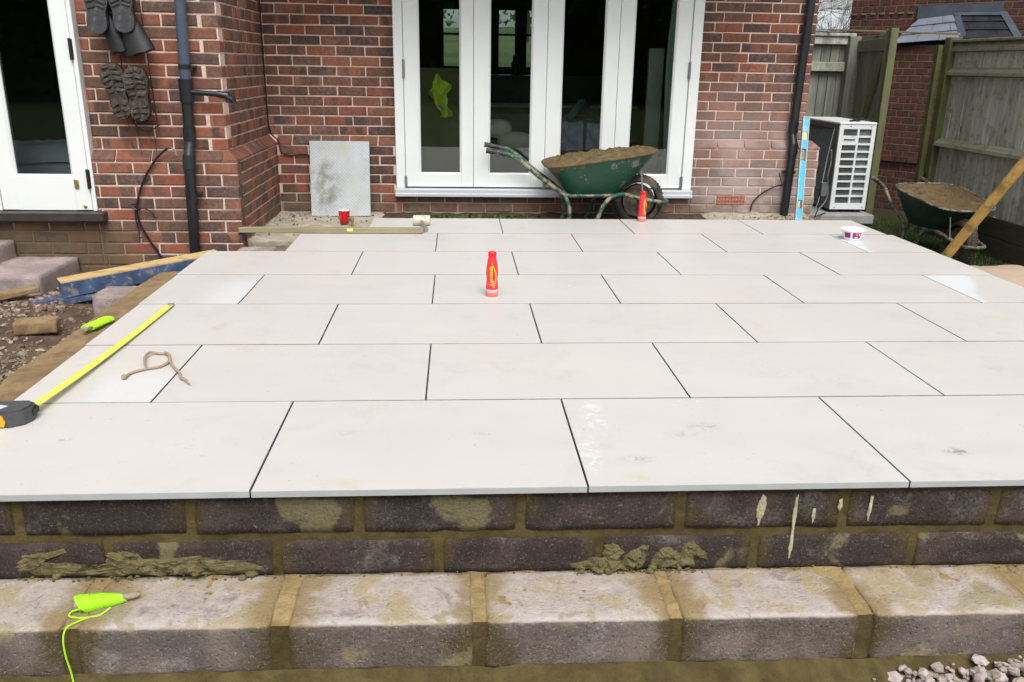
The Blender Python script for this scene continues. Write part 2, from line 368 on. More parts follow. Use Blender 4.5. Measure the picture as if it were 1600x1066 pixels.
def wet_mortar(name, c1, c2, sc=18, b=.8):
    t = NT(name); ps = t.pos(); a = t.noise(sc, 6, .65, ps, .5); f = t.noise(140, 4, .7, ps)
    c = t.mix(t.ramp(a, [(.3, 0), (.7, 1)]), c1, c2); c = t.mix(t.maprange(f, .55, .8, 0, .35), c, tuple(x*.5 for x in c1))
    tr_ = t.maprange(t.noise(5, 5, .7, ps, 1.5), .45, .62); c = t.mix(t.math('MULTIPLY', tr_, .35), c, tuple(min(1, x*1.5) for x in c2)); sd__ = t.maprange(t.noise(210, 2, .5, ps), .64, .70); c = t.mix(t.math('MULTIPLY', sd__, .5), c, tuple(x*.45 for x in c1))
    t.bump(t.math('ADD', a, t.math('MULTIPLY', f, .4)), b, .010); return t.fin(c, .88, spec=.2)
M_wet = wet_mortar('fresh_mortar', (.048, .035, .012), (.092, .070, .027))
M_smear = wet_mortar('smeared_mortar', (.08, .068, .028), (.16, .138, .068), 40, 1.0)
M_splash = wet_mortar('dried_splash', (.30, .27, .16), (.46, .42, .28), 60, .6)
M_topmortar = wet_mortar('joint_mortar', (.235, .168, .076), (.32, .235, .11), 40, 1.0)
M_strip = wet_mortar('bedding_mortar', (.13, .085, .045), (.27, .19, .10), 8)
M_sandmix = wet_mortar('barrow_mortar', (.080, .055, .024), (.165, .120, .058), 22, 1.0)
M_sandmix2 = wet_mortar('dry_barrow_mortar', (.08, .052, .026), (.14, .096, .05), 14, .8)
M_cement = wet_mortar('cement_slab', (.26, .23, .175), (.43, .385, .31), 9, .7)
M_dirtycem = wet_mortar('dirty_cement', (.16, .13, .09), (.30, .26, .20), 14, .8)
M_soil = wet_mortar('dark_soil', (.040, .026, .018), (.085, .055, .038), 20, 1.0)
M_rubblesoil = wet_mortar('rubble_soil', (.050, .031, .022), (.115, .078, .057), 9, 1.0)
def stone_mat(name, stops):
    t = NT(name); r1 = t.island(); c = t.ramp(r1, stops); f = t.noise(50, 5, .7, t.pos())
    c = t.mix(t.maprange(f, .4, .7, 0, .45), c, (.10, .075, .055)); t.bump(f, .5, .004); return t.fin(c, .9, spec=.2)
M_stone = stone_mat('rubble_stones', [(0, (.12, .075, .055)), (.4, (.20, .14, .11)), (.75, (.28, .21, .17)), (.95, (.38, .29, .26)), (1, (.20, .07, .05))])
M_gravel = stone_mat('pale_gravel', [(0, (.22, .18, .16)), (.5, (.36, .30, .28)), (.9, (.48, .42, .41)), (1, (.30, .22, .12))])
M_palestone = stone_mat('dusty_gravel', [(0, (.13, .10, .07)), (.5, (.23, .185, .13)), (.9, (.34, .285, .21)), (1, (.44, .38, .30))])
def grass_mat():
    t = NT('grass_ground'); ps = t.pos(); a = t.noise(1.3, 5, .6, ps); f = t.noise(60, 6, .7, ps)
    c = t.mix(t.ramp(f, [(.3, 0), (.7, 1)]), (.018, .035, .008), (.05, .085, .02)); c = t.mix(t.maprange(a, .5, .68), c, (.055, .042, .025))
    t.bump(f, 1, .03); return t.fin(c, .95, spec=.1)
M_grass = grass_mat()
def field_mat():
    t = NT('field'); ps = t.pos(); a = t.noise(.06, 5, .6, ps); f = t.noise(1.5, 6, .7, ps)
    c = t.mix(t.maprange(a, .42, .58), (.05, .072, .030), (.085, .10, .05)); c = t.mix(t.maprange(f, .5, .75, 0, .6), c, (.05, .042, .03))
    return t.fin(c, .95, spec=.05)
M_field = field_mat()
M_white = simple('white_paint', (.715, .74, .73), .38, var=.015, scale=4, spec=.4, dirt=((.60, .60, .56), .66, 3))
M_alu = simple('aluminium', (.62, .64, .68), .35, .35, .03)
M_steel = simple('steel', (.38, .38, .38), .35, .9, .1)
M_blackpvc = simple('black_pvc', (.012, .013, .016), .33, 0, .2, dirt=((.10, .095, .09), .68, 22))
M_greypvc = simple('grey_pvc', (.055, .072, .100), .35, 0, .1, dirt=((.10, .11, .12), .66, 10))
M_blackmet = simple('black_metal', (.010, .010, .010), .5, 0, .2)
M_rubber = simple('boot_rubber', (.010, .010, .011), .45, 0, .3, 20, .3)
M_sole = simple('boot_sole', (.040, .040, .044), .6, 0, .3, 25, .5, dirt=((.12, .11, .10), .56, 14))
M_mud = simple('muddy_sole', (.055, .043, .033), .9, 0, .6, 30, 1.0, dirt=((.20, .18, .155), .60, 34))
M_brass = simple('brass', (.62, .50, .22), .3, .9, .1)
M_cill = simple('dark_sill', (.035, .026, .023), .5, 0, .3, 14, .3, dirt=((.12, .09, .06), .58, 9))
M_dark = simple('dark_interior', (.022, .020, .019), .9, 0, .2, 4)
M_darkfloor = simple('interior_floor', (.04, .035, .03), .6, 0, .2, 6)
def glass_mat(name, tint):
    t = NT(name); t.t.nodes.remove(t.b)
    tr = t.n('ShaderNodeBsdfTransparent'); tr.inputs[0].default_value = (*tint, 1)
    gl = t.n('ShaderNodeBsdfGlossy'); gl.inputs['Roughness'].default_value = .01
    fr = t.n('ShaderNodeFresnel'); fr.inputs[0].default_value = 1.52
    mx = t.n('ShaderNodeMixShader'); t.l(t.math('MULTIPLY', fr.outputs[0], 1.6), mx.inputs[0]); t.l(tr.outputs[0], mx.inputs[1]); t.l(gl.outputs[0], mx.inputs[2]); t.l(mx.outputs[0], t.out.inputs[0])
    return t.m
M_glass = glass_mat('window_glass', (.88, .93, .91))
def plate_mat():
    t = NT('plate'); v = t.coord(); px = t.sep(v)
    c = t.mix(t.ramp(t.noise(5, 5, .6, v), [(.3, 0), (.7, 1)]), (.33, .36, .37), (.47, .50, .52))
    d_ = t.math('ADD', px[0], px[2]); st = t.math('ABSOLUTE', t.math('SUBTRACT', t.math('FRACT', t.math('MULTIPLY', d_, 38.0)), .5))
    c = t.mix(t.math('MULTIPLY', t.maprange(st, .30, .5), .6), c, (.60, .62, .62))
    c = t.mix(t.math('MULTIPLY', t.maprange(t.noise(5, 5, .6, t.vmath('ADD', v, (4, 0, 1))), .50, .66), .55), c, (.43, .41, .30))
    def blot(x, z, r):
        nonlocal c
        m_ = t.maprange(t.vmath('LENGTH', t.comb(t.math('SUBTRACT', px[0], x), 0.0, t.math('MULTIPLY', t.math('SUBTRACT', px[2], z), .7)), (0, 0, 0)), r, r*.3)
        m_ = t.math('MULTIPLY', m_, t.maprange(t.noise(11, 6, .65, v, .3), .36, .66)); c = t.mix(t.math('MULTIPLY', m_, .62), c, (.13, .125, .08))
    blot(-.11, .37, .09); blot(-.08, .22, .13); blot(-.12, .12, .10); blot(-.19, .28, .09)
    t.bump(t.math('ADD', t.maprange(st, .32, .5), t.noise(50, 4, .6, v)), .5, .003)
    return t.fin(c, .5, spec=.4)
M_plate = plate_mat()
def wood(name, c1, c2, moss=None, k=.5, rough=.85, ax=2, dirty=0):
    t = NT(name); v = t.coord(); oi = t.n('ShaderNodeObjectInfo').outputs['Random']
    v2 = t.vmath('ADD', v, t.comb(t.math('MULTIPLY', oi, 11.0), t.math('MULTIPLY', oi, 29.0), t.math('MULTIPLY', oi, 5.0)))
    mp = t.n('ShaderNodeMapping'); sc = [26, 26, 26]; sc[ax] = 1.6; mp.inputs['Scale'].default_value = sc; t.l(v2, mp.inputs[0])
    g = t.noise(1.0, 5, .6, mp.outputs[0], .6); c = t.mix(t.ramp(g, [(.3, 0), (.7, 1)]), c1, c2)
    c = t.mix(t.math('MULTIPLY', oi, .35), c, tuple(x*.40 for x in c1))
    if moss: c = t.mix(t.math('MULTIPLY', t.maprange(t.noise(3.0, 5, .6, v2), .42, .62), k), c, moss)
    if dirty: c = t.mix(t.math('MULTIPLY', t.maprange(t.noise(11, 5, .65, v2), .5, .62), dirty), c, (.06, .045, .03))
    kn = t.maprange(t.noise(5, 1, .5, v2), .745, .77); c = t.mix(t.math('MULTIPLY', kn, .7), c, (.03, .025, .015))
    t.bump(g, .5, .004); return t.fin(c, rough, spec=.2)
M_fboard = wood('fence_board', (.30, .305, .26), (.58, .595, .53), (.27, .275, .19), .3, dirty=.35)
M_frail = wood('fence_rail', (.16, .16, .115), (.29, .295, .22), (.17, .18, .085), .45, ax=1, dirty=.35)
M_gravelb = wood('gravel_board', (.045, .042, .03), (.085, .08, .055), (.05, .055, .025), .5, ax=1, dirty=.6)
M_fpost = wood('fence_post', (.07, .075, .04), (.13, .135, .07), (.12, .14, .035), .7)
M_gboard = wood('gate_board', (.16, .17, .14), (.33, .345, .295), (.15, .165, .10), .4)
M_gstile = wood('gate_stile', (.12, .12, .065), (.19, .195, .115), (.15, .17, .055), .55)
M_pole = wood('pole_wood', (.48, .30, .085), (.66, .44, .15), None, 0, .55, ax=0, dirty=.5)
M_batten = wood('batten_wood', (.25, .22, .13), (.36, .325, .20), (.18, .16, .11), .5, ax=0)
M_plank = wood('plank_wood', (.45, .30, .12), (.60, .43, .20), None, 0, .8, ax=0, dirty=.35)
M_ply = wood('ply', (.50, .36, .20), (.58, .44, .27), None, 0, .8, ax=0)
M_stick = wood('stick', (.30, .25, .17), (.42, .36, .26), None, 0, .8, ax=0)
M_bluepaint = simple('blue_paint', (.040, .072, .150), .7, 0, .4, 12, .4, dirt=((.19, .18, .16), .53, 24))
M_neon = simple('neon_line', (.40, .84, .02), .6, 0, .12, 200, .5)
def barrow_paint():
    t = NT('green_barrow_paint'); v = t.coord(); c = t.mix(t.noise(6, 5, .6, v), (.005, .042, .025), (.009, .068, .040))
    c = t.mix(t.math('MULTIPLY', t.maprange(t.noise(9, 7, .75, v, .3), .585, .64), .8), c, (.20, .19, .14))
    c = t.mix(t.math('MULTIPLY', t.maprange(t.noise(60, 3, .6, v), .69, .72), .8), c, (.42, .42, .38)); return t.fin(c, .45, spec=.45)
M_green = barrow_paint()
def dirty_paint(name, a, b, thr):
    t = NT(name); v = t.coord(); c = t.mix(t.maprange(t.noise(14, 6, .7, v, .3), thr, thr+.08), a, b); return t.fin(c, .55)
M_greentube = dirty_paint('barrow_frame_paint', (.010, .070, .045), (.24, .21, .14), .47)
M_darkgreen = dirty_paint('dark_barrow_paint', (.008, .035, .022), (.05, .052, .04), .56)
M_darktube = dirty_paint('worn_barrow_frame', (.035, .045, .035), (.20, .185, .14), .46)
M_tyre = simple('tyre', (.022, .021, .019), .8, 0, .3, 30, .4, dirt=((.11, .085, .05), .52, 9))
M_muddytyre = simple('muddy_tyre', (.07, .055, .038), .9, 0, .3, 30, .5)
M_rim = simple('wheel_rim', (.050, .045, .036), .9, 0, .3, dirt=((.13, .10, .06), .46, 12))
M_grip = simple('rubber_grip', (.015, .015, .015), .5, 0, .3, dirt=((.38, .37, .35), .54, 25))
M_red = simple('red_glaze', (.50, .008, .018), .15, 0, .05)
M_mugin = simple('mug_inside', (.75, .73, .70), .3, 0, .03)
M_malletr = simple('mallet_rubber', (.50, .47, .40), .7, 0, .12, 20, dirt=((.30, .27, .2), .58, 20))
M_acw = simple('ac_casing', (.62, .64, .65), .4, 0, .03, 8, dirt=((.45, .45, .42), .64, 6))
M_acg = simple('ac_grey', (.13, .145, .15), .45, .3, .1)
M_fin = simple('ac_coil', (.15, .17, .175), .5, .0, .3, 60)
M_slab = simple('concrete_slab', (.25, .25, .245), .9, 0, .15, 12, .3)
M_levelblue = simple('level_blue', (.015, .36, .72), .4, 0, .05, 5, dirt=((.34, .33, .25), .57, 18))
M_levelgrey = simple('level_edge', (.30, .33, .30), .5, .3, .2, 30)
M_vial = simple('level_vial', (.42, .48, .22), .3)
M_rope = simple('rope', (.33, .24, .17), .9, 0, .25, 120, .6)
M_tapeyel = simple('tape_yellow', (.62, .70, .11), .35, 0, .04, 6)
M_tapebody = simple('tape_body', (.055, .060, .060), .55, 0, .2, 40, .2)
M_tapeor = simple('tape_orange', (.85, .36, .02), .45)
M_vent = simple('terracotta', (.36, .13, .08), .85, 0, .15, 40, .3)
M_lead = simple('lead', (.075, .095, .125), .5, .25, .2, 7, .2)
M_slateL = simple('lit_slate', (.20, .225, .27), .28, 0, .12, 6, .2, spec=.7)  # paler slate colour paints in the light on the left roof slope
M_slateD = simple('dark_slate', (.022, .024, .032), .45, 0, .35, 9, .2)
M_paper = simple('tarp', (.42, .32, .24), .85, 0, .08, 4)
M_bin = simple('pale_shed_roof', (.34, .36, .37), .8, 0, .1, 1.5)  # pale grey roof colour of the outbuilding
M_bark = simple('bark', (.030, .024, .020), .95, 0, .3, 9)
M_leaf = simple('hedge_leaf', (.030, .050, .018), .8, 0, .5, 2)
M_weed = simple('weed_leaf', (.045, .105, .018), .7, 0, .4, 60)
M_tub = simple('tub_plastic', (.80, .81, .84), .3, 0, .02)
M_purple = simple('tub_purple', (.22, .010, .13), .4, 0, .3, 60)
M_pink = simple('tub_pink', (.80, .12, .22), .4)
M_botred = simple('bottle_red', (.76, .030, .045), .22, 0, .06)
M_botcap = simple('bottle_cap', (.74, .012, .02), .3, 0, .04)
M_bottom = simple('bottle_juice', (.82, .20, .11), .2, 0, .08)
M_botlabel = simple('bottle_grey_band', (.55, .42, .47), .3, 0, .12, 90)
M_yellow = simple('letter_yellow', (.95, .52, .02), .4, 0, .03)
M_dkletter = simple('print_dark', (.16, .03, .05), .4)
M_olive = simple('olive_cloth', (.16, .145, .065), .95, 0, .2, 3)
M_hivis = simple('hivis', (.62, .92, .07), .9, 0, .3, 14, dirt=((.12, .14, .03), .60, 9))
M_hivisg = simple('reflective_band', (.55, .58, .50), .4)
M_cush = simple('cushion', (.66, .60, .50), .9, 0, .12, 6)
M_sofa = simple('sofa', (.10, .085, .08), .9, 0, .2, 6)
M_bagb = simple('builders_bag', (.34, .36, .52), .7, 0, .3, 14)
M_bagt = simple('blue_sheet', (.16, .28, .38), .5, 0, .2, 10)
M_board = simple('plasterboard', (.38, .40, .38), .8, 0, .08, 3)
M_curtain = simple('curtain', (.42, .52, .50), .85, 0, .12, 8)
M_worktop = simple('worktop', (.015, .015, .018), .3, 0, .1)
M_wtedge = simple('worktop_edge', (.28, .27, .26), .5)
M_sheet = simple('dust_sheet', (.50, .52, .66), .8, 0, .12, 6)

# ------------------------------------------------------------------ ground and far setting
MB().box((-250, -250, -.60), (250, 250, -.47)).build('ground', M_grass, kind='structure')
def hill(u, v):
    x = -160 + 320*u; y = 16 + 240*v
    return (x, y, -.45 + 9.6*sm(20, 230, y)*(1+.12*math.sin(x*.03)) + .5*fbm(x*.05, y*.05))
MB().grid(hill, 60, 50).build('field_slope', M_field, kind='structure')

def foliage(bm, c, r, n, s, seed, zmin=-9):
    rd = random.Random(seed)
    for _ in range(n):
        while True:
            q = Vector((rd.uniform(-1, 1), rd.uniform(-1, 1), rd.uniform(-1, 1)))
            if .35 < q.length < 1: break
        if fbm(q.x*2+seed, q.y*2, q.z*2) < -.12: continue
        p = Vector((c[0]+q.x*r[0], c[1]+q.y*r[1], max(zmin, c[2]+q.z*r[2])))
        a = Vector((rd.gauss(0, 1), rd.gauss(0, 1), rd.gauss(0, 1))).normalized(); b = a.orthogonal().normalized(); k = s*rd.uniform(.5, 1.3)
        bm.add([p-a*k, p+b*k*.5, p+a*k, p-b*k*.5], [(0, 1, 2, 3)])
def twigs(bm, p, d_, L, r, depth, rd, spread=.7):
    pts = [p]; q = Vector(p); dd = Vector(d_)
    for i in range(3):
        dd = (dd + Vector((rd.gauss(0, .16), rd.gauss(0, .16), rd.gauss(.03, .12)))).normalized(); q = q + dd*L/3; pts.append(q.copy())
    bm.tube(pts, [r*(1-.18*i) for i in range(4)], 5 if r > .02 else 3, False)
    if depth > 0:
        for k in range(rd.choice((2, 3, 3))):
            s_ = pts[rd.choice((1, 2, 3))]
            nd = (dd + Vector((rd.gauss(0, spread), rd.gauss(0, spread), rd.gauss(0, spread*.8)))).normalized()
            twigs(bm, s_, nd, L*rd.uniform(.6, .85), r*.6, depth-1, rd, spread)
def bare_tree(x, y, z, h, seed, label, crown=.0, group=None):
    t = empty('bare_tree', (x, y, z), label=label, cat='tree', group=group)
    rd = random.Random(seed); tr = MB(); tr.tube([(x, y, z), (x+.03*h, y, z+h*.22), (x, y+.02*h, z+h*.42)], [h*.035, h*.026, h*.02], 7)
    tr.build('trunk', M_bark, t)
    cr = MB()
    for k in range(6): twigs(cr, Vector((x, y, z+h*rd.uniform(.28, .42))), (rd.gauss(0, .7), rd.gauss(0, .7), 1), h*.24, h*.014, 4, rd)
    cr.build('crown', M_bark, t, fix=False)
bare_tree(1.5, 46, 2.0, 6.5, 3, 'bare tree on the field seen through the left-hand back window', group='bare trees out on the field')
bare_tree(4.4, 52, 2.4, 5.5, 5, 'small bare tree on the skyline seen through the middle back window', group='bare trees out on the field')
bare_tree(7.9, 44, 2.0, 7.5, 8, 'larger bare tree seen through the right-hand back window', group='bare trees out on the field')
hb = MB()
for k in range(26): foliage(hb, (-22+k*2.6+random.uniform(-.7, .7), 70+random.uniform(-3, 3), 4.4+random.uniform(-.3, .6)), (2.0, 1.2, 1.1), 70, .35, k)
tag(hb.build('hedgerow', M_leaf, fix=False), 'dark hedgerow crossing the green field beyond the house', 'hedge', kind='stuff')
# unseen hedge added behind the camera to darken reflections in the panes
hm = MB()
for k in range(34):
    foliage(hm, (-33+k*2.0, -25.5+random.uniform(-.5, .5), 2.2+random.uniform(-.3, .4)), (2.2, 1.3, 3.2), 420, .34, 100+k)
hm.box((-34, -26.2, -.47), (36, -25.6, 4.3))
tag(hm.build('reflection_hedge', M_leaf, fix=False), 'unseen tall dark hedge added behind the photographer to darken reflections in the glass', 'hedge', kind='stuff')
# thicket and shed beyond the side passage
bush = MB(); rd = random.Random(21)
for k in range(11):
    twigs(bush, Vector((6.0+rd.uniform(-.5, .75), 12.3+rd.uniform(-.5, .5), -.4)), (rd.gauss(0, .22), rd.gauss(0, .22), 1), 1.25, .028, 6, rd, .62)
bush.build('bare_shrub', M_bark, fix=False, label='bare twiggy shrub showing between the house corner and the neighbouring brick wall', cat='shrub')
sh = empty('garden_shed', (12, 27, -.4), label='pale grey outbuilding behind the bare shrub at the end of the passage', cat='shed')
MB().box((9.5, 26.5, -.47), (15.5, 30, 2.25)).build('wall', M_dark, sh)
MB().prism([(9.2, 26.2, 2.25), (15.8, 26.2, 2.25), (15.8, 28.3, 2.95), (9.2, 28.3, 2.95)], (0, 0, .08)).build('roof', M_bin, sh)

# ------------------------------------------------------------------ brick laying
def brick_mesh(L, seed, mat, h=.065, dp=.10):
    rd = random.Random(seed); t = MB(); e = .0045
    xs = L/2; vs = []
    for (k, ins) in ((-dp, 0), (-e, 0), (0, e)):
        for sx, sz in ((-1, -1), (1, -1), (1, 1), (-1, 1)):
            vs.append(Vector((sx*(xs-ins) + rd.uniform(-.0028, .0020), -k, sz*(h/2-ins) + rd.uniform(-.0026, .0022))))
    fs = [[i*4+k, i*4+(k+1) % 4, (i+1)*4+(k+1) % 4, (i+1)*4+k] for i in range(2) for k in range(4)] + [[8, 9, 10, 11]]
    t.add(vs, fs); return t.mesh('brick', mat)
BM = [brick_mesh(.215, i, M_brick) for i in range(14)]
NM = [brick_mesh(.215, 50+i, M_nbrick) for i in range(4)]
def lay(O, ang, rows, parent, mats, single=True, prefix='brick', dp=.1):
    """O=(x,y) start of the wall line, ang=direction angle; rows=[(z_bottom, [(u0,u1),...])]. Outward is to the right of the direction."""
    po = root_off(parent); u = Vector((math.cos(ang), math.sin(ang), 0)); stuff = MB()
    for z, segs in rows:
        for a, b in segs:
            if b-a < .012: continue
            c = Vector((O[0], O[1], z+.0325)) + u*(a+b)/2; me = random.choice(mats); n_ = Vector((u.y, -u.x, 0))
            c = c + n_*random.uniform(-.0015, .0015)
            rot = (0, random.uniform(-.006, .006), ang); sx = (b-a)/.215
            if single: inst('brick', me, parent, c-po, rot, (sx, 1, 1))
            else:
                m = Matrix.Translation(c) @ Matrix.Rotation(ang, 4, 'Z') @ Matrix.Diagonal((sx, 1, 1, 1))
                stuff.add([m @ v.co for v in me.vertices], [list(p.vertices) for p in me.polygons])
    if not single and stuff.v: tag(stuff.build('brickwork', mats[0].materials[0], parent, fix=False), kind='stuff')
def course(u0, u1, off, g=.01, L=.225):
    """stretcher bond between u0 and u1; off = phase"""
    out = []; x = u0 - L + (off % L) if off % L > 0 else u0
    while x < u1 - .006:
        a = max(x, u0); b = min(x+L-g, u1)
        if b-a > .016: out.append((a, b))
        x += L
    return out
def zlow(k): return .385 - .075*k          # courses below the sloped plinth course
def zup(k): return .535 + .075*k
def cant(parent, O, ang, segs, mat=M_brick, mi=(0, 0), back=.056):
    u = Vector((math.cos(ang), math.sin(ang), 0)); nrm = Vector((u.y, -u.x, 0)); po = root_off(parent)
    for i, (a, b) in enumerate(segs):
        ta = back*mi[0] if i == 0 else 0; tb = back*mi[1] if i == len(segs)-1 else 0
        z0, z1 = .460, .526; t = MB(); o = Vector((O[0], O[1], 0)); j = random.uniform(-.002, .002)
        P = lambda x, y, z: o + u*x + nrm*(y+j) + Vector((0, 0, z))
        vs = [P(a, -.1, z0), P(b, -.1, z0), P(b, 0, z0), P(a, 0, z0), P(a, 0, z0+.014), P(b, 0, z0+.014), P(b+tb*.4*0-tb, -back+.004, z1), P(a+ta, -back+.004, z1), P(b-tb, -.1, z1), P(a+ta, -.1, z1)]
        fs = [(0, 1, 2, 3), (3, 2, 5, 4), (4, 5, 6, 7), (7, 6, 8, 9), (9, 8, 1, 0), (0, 3, 4, 7, 9), (1, 8, 6, 5, 2)]
        c = (vs[0]+vs[5])/2; t.add(vs, fs); me = t.mesh('brick', mat, c); inst('brick', me, parent, c-po)

HX0, HX1 = -1.14, 3.26      # plinth lines: return wall, right-hand corner
UX0, UX1 = -1.20, 3.13
YL, YU = 4.90, 4.956        # main wall lower / upper face
WL, WU = 3.60, 3.656        # wing wall lower / upper face
OP0, OP1, OPZ = -.212, 2.205, .062
house = empty('brick_house', (1.0, 4.9, -.47), label='red brick house with sloped plinth, white folding doors and a white side door', cat='house')
G = .006   # mortar recess
w1 = MB()                                   # main rear wall, left of and right of the doors
w1.box((UX0-.1, YU+G, -.47), (OP0, YU+.25, 2.3)); w1.box((UX0-.1, YL+G, -.47), (OP0, YU+G-.0005, .458)); w1.prism([(UX0-.1, YL+G+.004, .458), (UX0-.1, YU+G, .525), (UX0-.1, YU+G, .458)], (OP0-UX0+.1, 0, 0))
w1.box((OP1, YU+G, -.47), (UX1-G, YU+.25, 2.3)); w1.box((OP1, YL+G, -.47), (HX1-G, YU+G-.0005, .458)); w1.prism([(OP1, YL+G+.004, .458), (OP1, YU+G, .525), (OP1, YU+G, .458)], (HX1-OP1-.09, 0, 0))
w1.box((OP0-.001, YL+G, -.47), (OP1+.001, YU+.25, OPZ-.002)); w1.box((OP0-.001, YU+G, 2.16), (OP1+.001, YU+.25, 2.3))
rear = w1.build('rear_wall', M_mortar, house)
rows = []
for k in range(23):
    z = zup(k); L_ = OP0-UX0; o_ = (0 if k % 2 else .1125)
    segl = course(0, L_, (L_ - (.103 if k % 2 else .215)) % .225)
    rows.append((z, segl))
RA = [r for r in rows if r[0] < 1.66]
lay((UX0, YU), 0, RA, rear, BM)
lay((UX0, YU), 0, [r for r in rows if r[0] >= 1.66], rear, BM, False)
lay((HX0, YL), 0, [(zlow(k), course(0, OP0-HX0, .02 + (.1125 if k % 2 else 0))) for k in range(7)], rear, BM)
cant(rear, (HX0, YL), 0, course(0, OP0-HX0, .12))
rr = []
for k in range(23):
    rr.append((zup(k), course(0, UX1-OP1, (.103+.01 if k % 2 else .18))))
lay((OP1, YU), 0, [r for r in rr if r[0] < 1.66], rear, BM); lay((OP1, YU), 0, [r for r in rr if r[0] >= 1.66], rear, BM, False)
for k in range(7):
    segs = course(0, HX1-OP1, .145+(.1125 if k % 2 else 0))
    if k == 5: segs = [(0, .215), (.475, .69), (.70, .915), (.925, HX1-OP1)]
    lay((OP1, YL), 0, [(zlow(k), segs)], rear, BM)
cant(rear, (OP1, YL), 0, course(0, HX1-OP1, .2), mi=(0, 1))
lay((OP0, YL), 0, [(zlow(5), course(0, OP1-OP0, .17)), (zlow(6), course(0, OP1-OP0, .05))], rear, BM)
# air brick
ab = MB(); X0, X1, Z0, Z1 = OP1+.228, OP1+.463, zlow(5)-.002, zlow(5)+.067
nx = 9; dx = (X1-X0)/nx
for r_ in (Z0, (Z0+Z1)/2-.0055, Z1-.011): ab.box((X0, YL-.004, r_), (X1, YL+.03, r_+.011))
for i in range(nx+1):
    x = X0 + i*dx; ab.box((max(X0, x-.0045), YL-.003, Z0+.001), (min(X1, x+.0045), YL+.029, Z1-.001))
ab.build('air_brick', M_vent, house)
MB().box((X0+.002, YL+.029, Z0+.002), (X1-.002, YL+.06, Z1-.002)).build('vent_backing', M_dark, house)
# wing, front face
WX0 = -3.7; DR = -2.052
w2 = MB()
w2.box((DR, WU+G, -.47), (UX0-G, WU+.2, 2.3)); w2.box((DR, WL+G, -.47), (HX0-G, WU+G-.0005, .458)); w2.prism([(DR, WL+G+.004, .458), (DR, WU+G, .525), (DR, WU+G, .458)], (UX0-DR, 0, 0)); w2.box((WX0, WL+G, -.47), (DR-.001, WU+.2, .075))
w2.box((WX0, WU+G, 2.16), (DR-.001, WU+.2, 2.3))
wing = w2.build('wing_wall', M_mortar, house)
W_ = UX0-DR
rows = [(zup(k), course(0, W_-(0 if k % 2 else .1125), .06+(.1125 if k % 2 else .225))) for k in range(22)]
lay((DR, WU), 0, [r for r in rows if r[0] < 1.52], wing, BM); lay((DR, WU), 0, [r for r in rows if r[0] >= 1.52], wing, BM, False)
W_ = HX0-DR
lay((DR, WL), 0, [(zlow(k), course(0, W_-(.1125 if k % 2 else 0), .03+(.1125 if k % 2 else .225))) for k in range(10)], wing, BM)
lay((WX0, WL), 0, [(zlow(k), course(0, DR-WX0-.01, (.1125 if k % 2 else 0)+.09)) for k in range(5, 10)], wing, BM)
cant(wing, (DR, WL), 0, course(0, W_, .15), mi=(0, 1))
# wing, return face (faces +X): direction +Y so that outward = +X
w3 = MB(); w3.box((UX0-.2, WU+.21, -.47), (UX0-G, YU+.01, 2.3)); w3.box((UX0-G+.0005, WL+.12, -.47), (HX0-G, YL+.01, .458)); w3.prism([(HX0-G-.004, WU, .458), (UX0-G, WU, .525), (UX0-G, WU, .458)], (0, YU-WU, 0)); 
ret = w3.build('return_wall', M_mortar, house)
RL = YU-WU; rl2 = YL-WL
segA = [(zup(k), course((.1125 if k % 2 else 0), RL, (.056 if k % 2 else 0)+.0001, .01, .1125)) for k in range(22)]
lay((UX0, WU), math.pi/2, segA, ret, BM, False)
segB = [(zlow(k), course((.1125 if not k % 2 else 0), rl2, .056*((k+1) % 2)+.0001, .01, .1125)) for k in range(10)]
lay((HX0, WL), math.pi/2, segB, ret, BM, False)
cs = []; x = 0
while x < rl2-.02: cs.append((x, min(x+.072, rl2))); x += .082
cant(ret, (HX0, WL), math.pi/2, cs, mi=(1, 0))
# outer bulk of the house above the picture and behind
bulk = MB(); bulk.box((WX0-.2, WL+.056+G, 2.3), (UX0-G, YU, 5.2)); bulk.box((WX0-.2, YU+G, 2.3), (UX1-G, 9.4, 5.2))
bulk.box((WX0-3.0, WL+G, -.47), (WX0-.001, WU+.209, 2.299)); bulk.box((WX0-3.0, WL+.056+G, 2.3), (WX0-.201, YU, 5.2)); bulk.box((UX1-.25, YU+.251, -.47), (UX1-G, 9.4, 2.299)); bulk.box((HX1-.1, YU, -.47), (HX1-G, 9.4, .45)); bulk.box((WX0-.2, WU+.21, -.47), (WX0-.001, 9.4, 2.299))
bulk.build('upper_storey', M_bricktex, house)
# back wall of the room with three window openings looking on to the field
bw = MB(); wx = [(.10, .46), (.79, 1.03), (1.14, 1.38)]; Zb, Zt = 1.03, 1.735; Y0, Y1 = 9.15, 9.39
bw.box((WX0, Y0, -.47), (UX1-.26, Y1, Zb)); bw.box((WX0, Y0, Zt), (UX1-.26, Y1, 2.29))
e_ = [WX0] + [q for p in wx for q in p] + [UX1-.26]
for i in range(0, len(e_), 2): bw.box((e_[i], Y0+.001, Zb+.0005), (e_[i+1], Y1, Zt-.0005))
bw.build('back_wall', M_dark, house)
for a, b in wx:
    f = MB(); t_ = .018
    f.box((a+.001, Y0+.1, Zb+.001), (a+t_, Y0+.14, Zt-.001)); f.box((b-t_, Y0+.1, Zb+.001), (b-.001, Y0+.14, Zt-.001)); f.box((a+t_, Y0+.1, 1.43), (b-t_, Y0+.14, 1.455)); f.box((a+t_, Y0+.1, Zb+.001), (b-t_, Y0+.14, Zb+.03))
    fo = f.build('window_frame', M_dark, house); MB().box((a+t_+.001, Y0+.115, Zb+.031), (b-t_-.001, Y0+.12, Zt-.002)).build('pane', M_glass, fo)
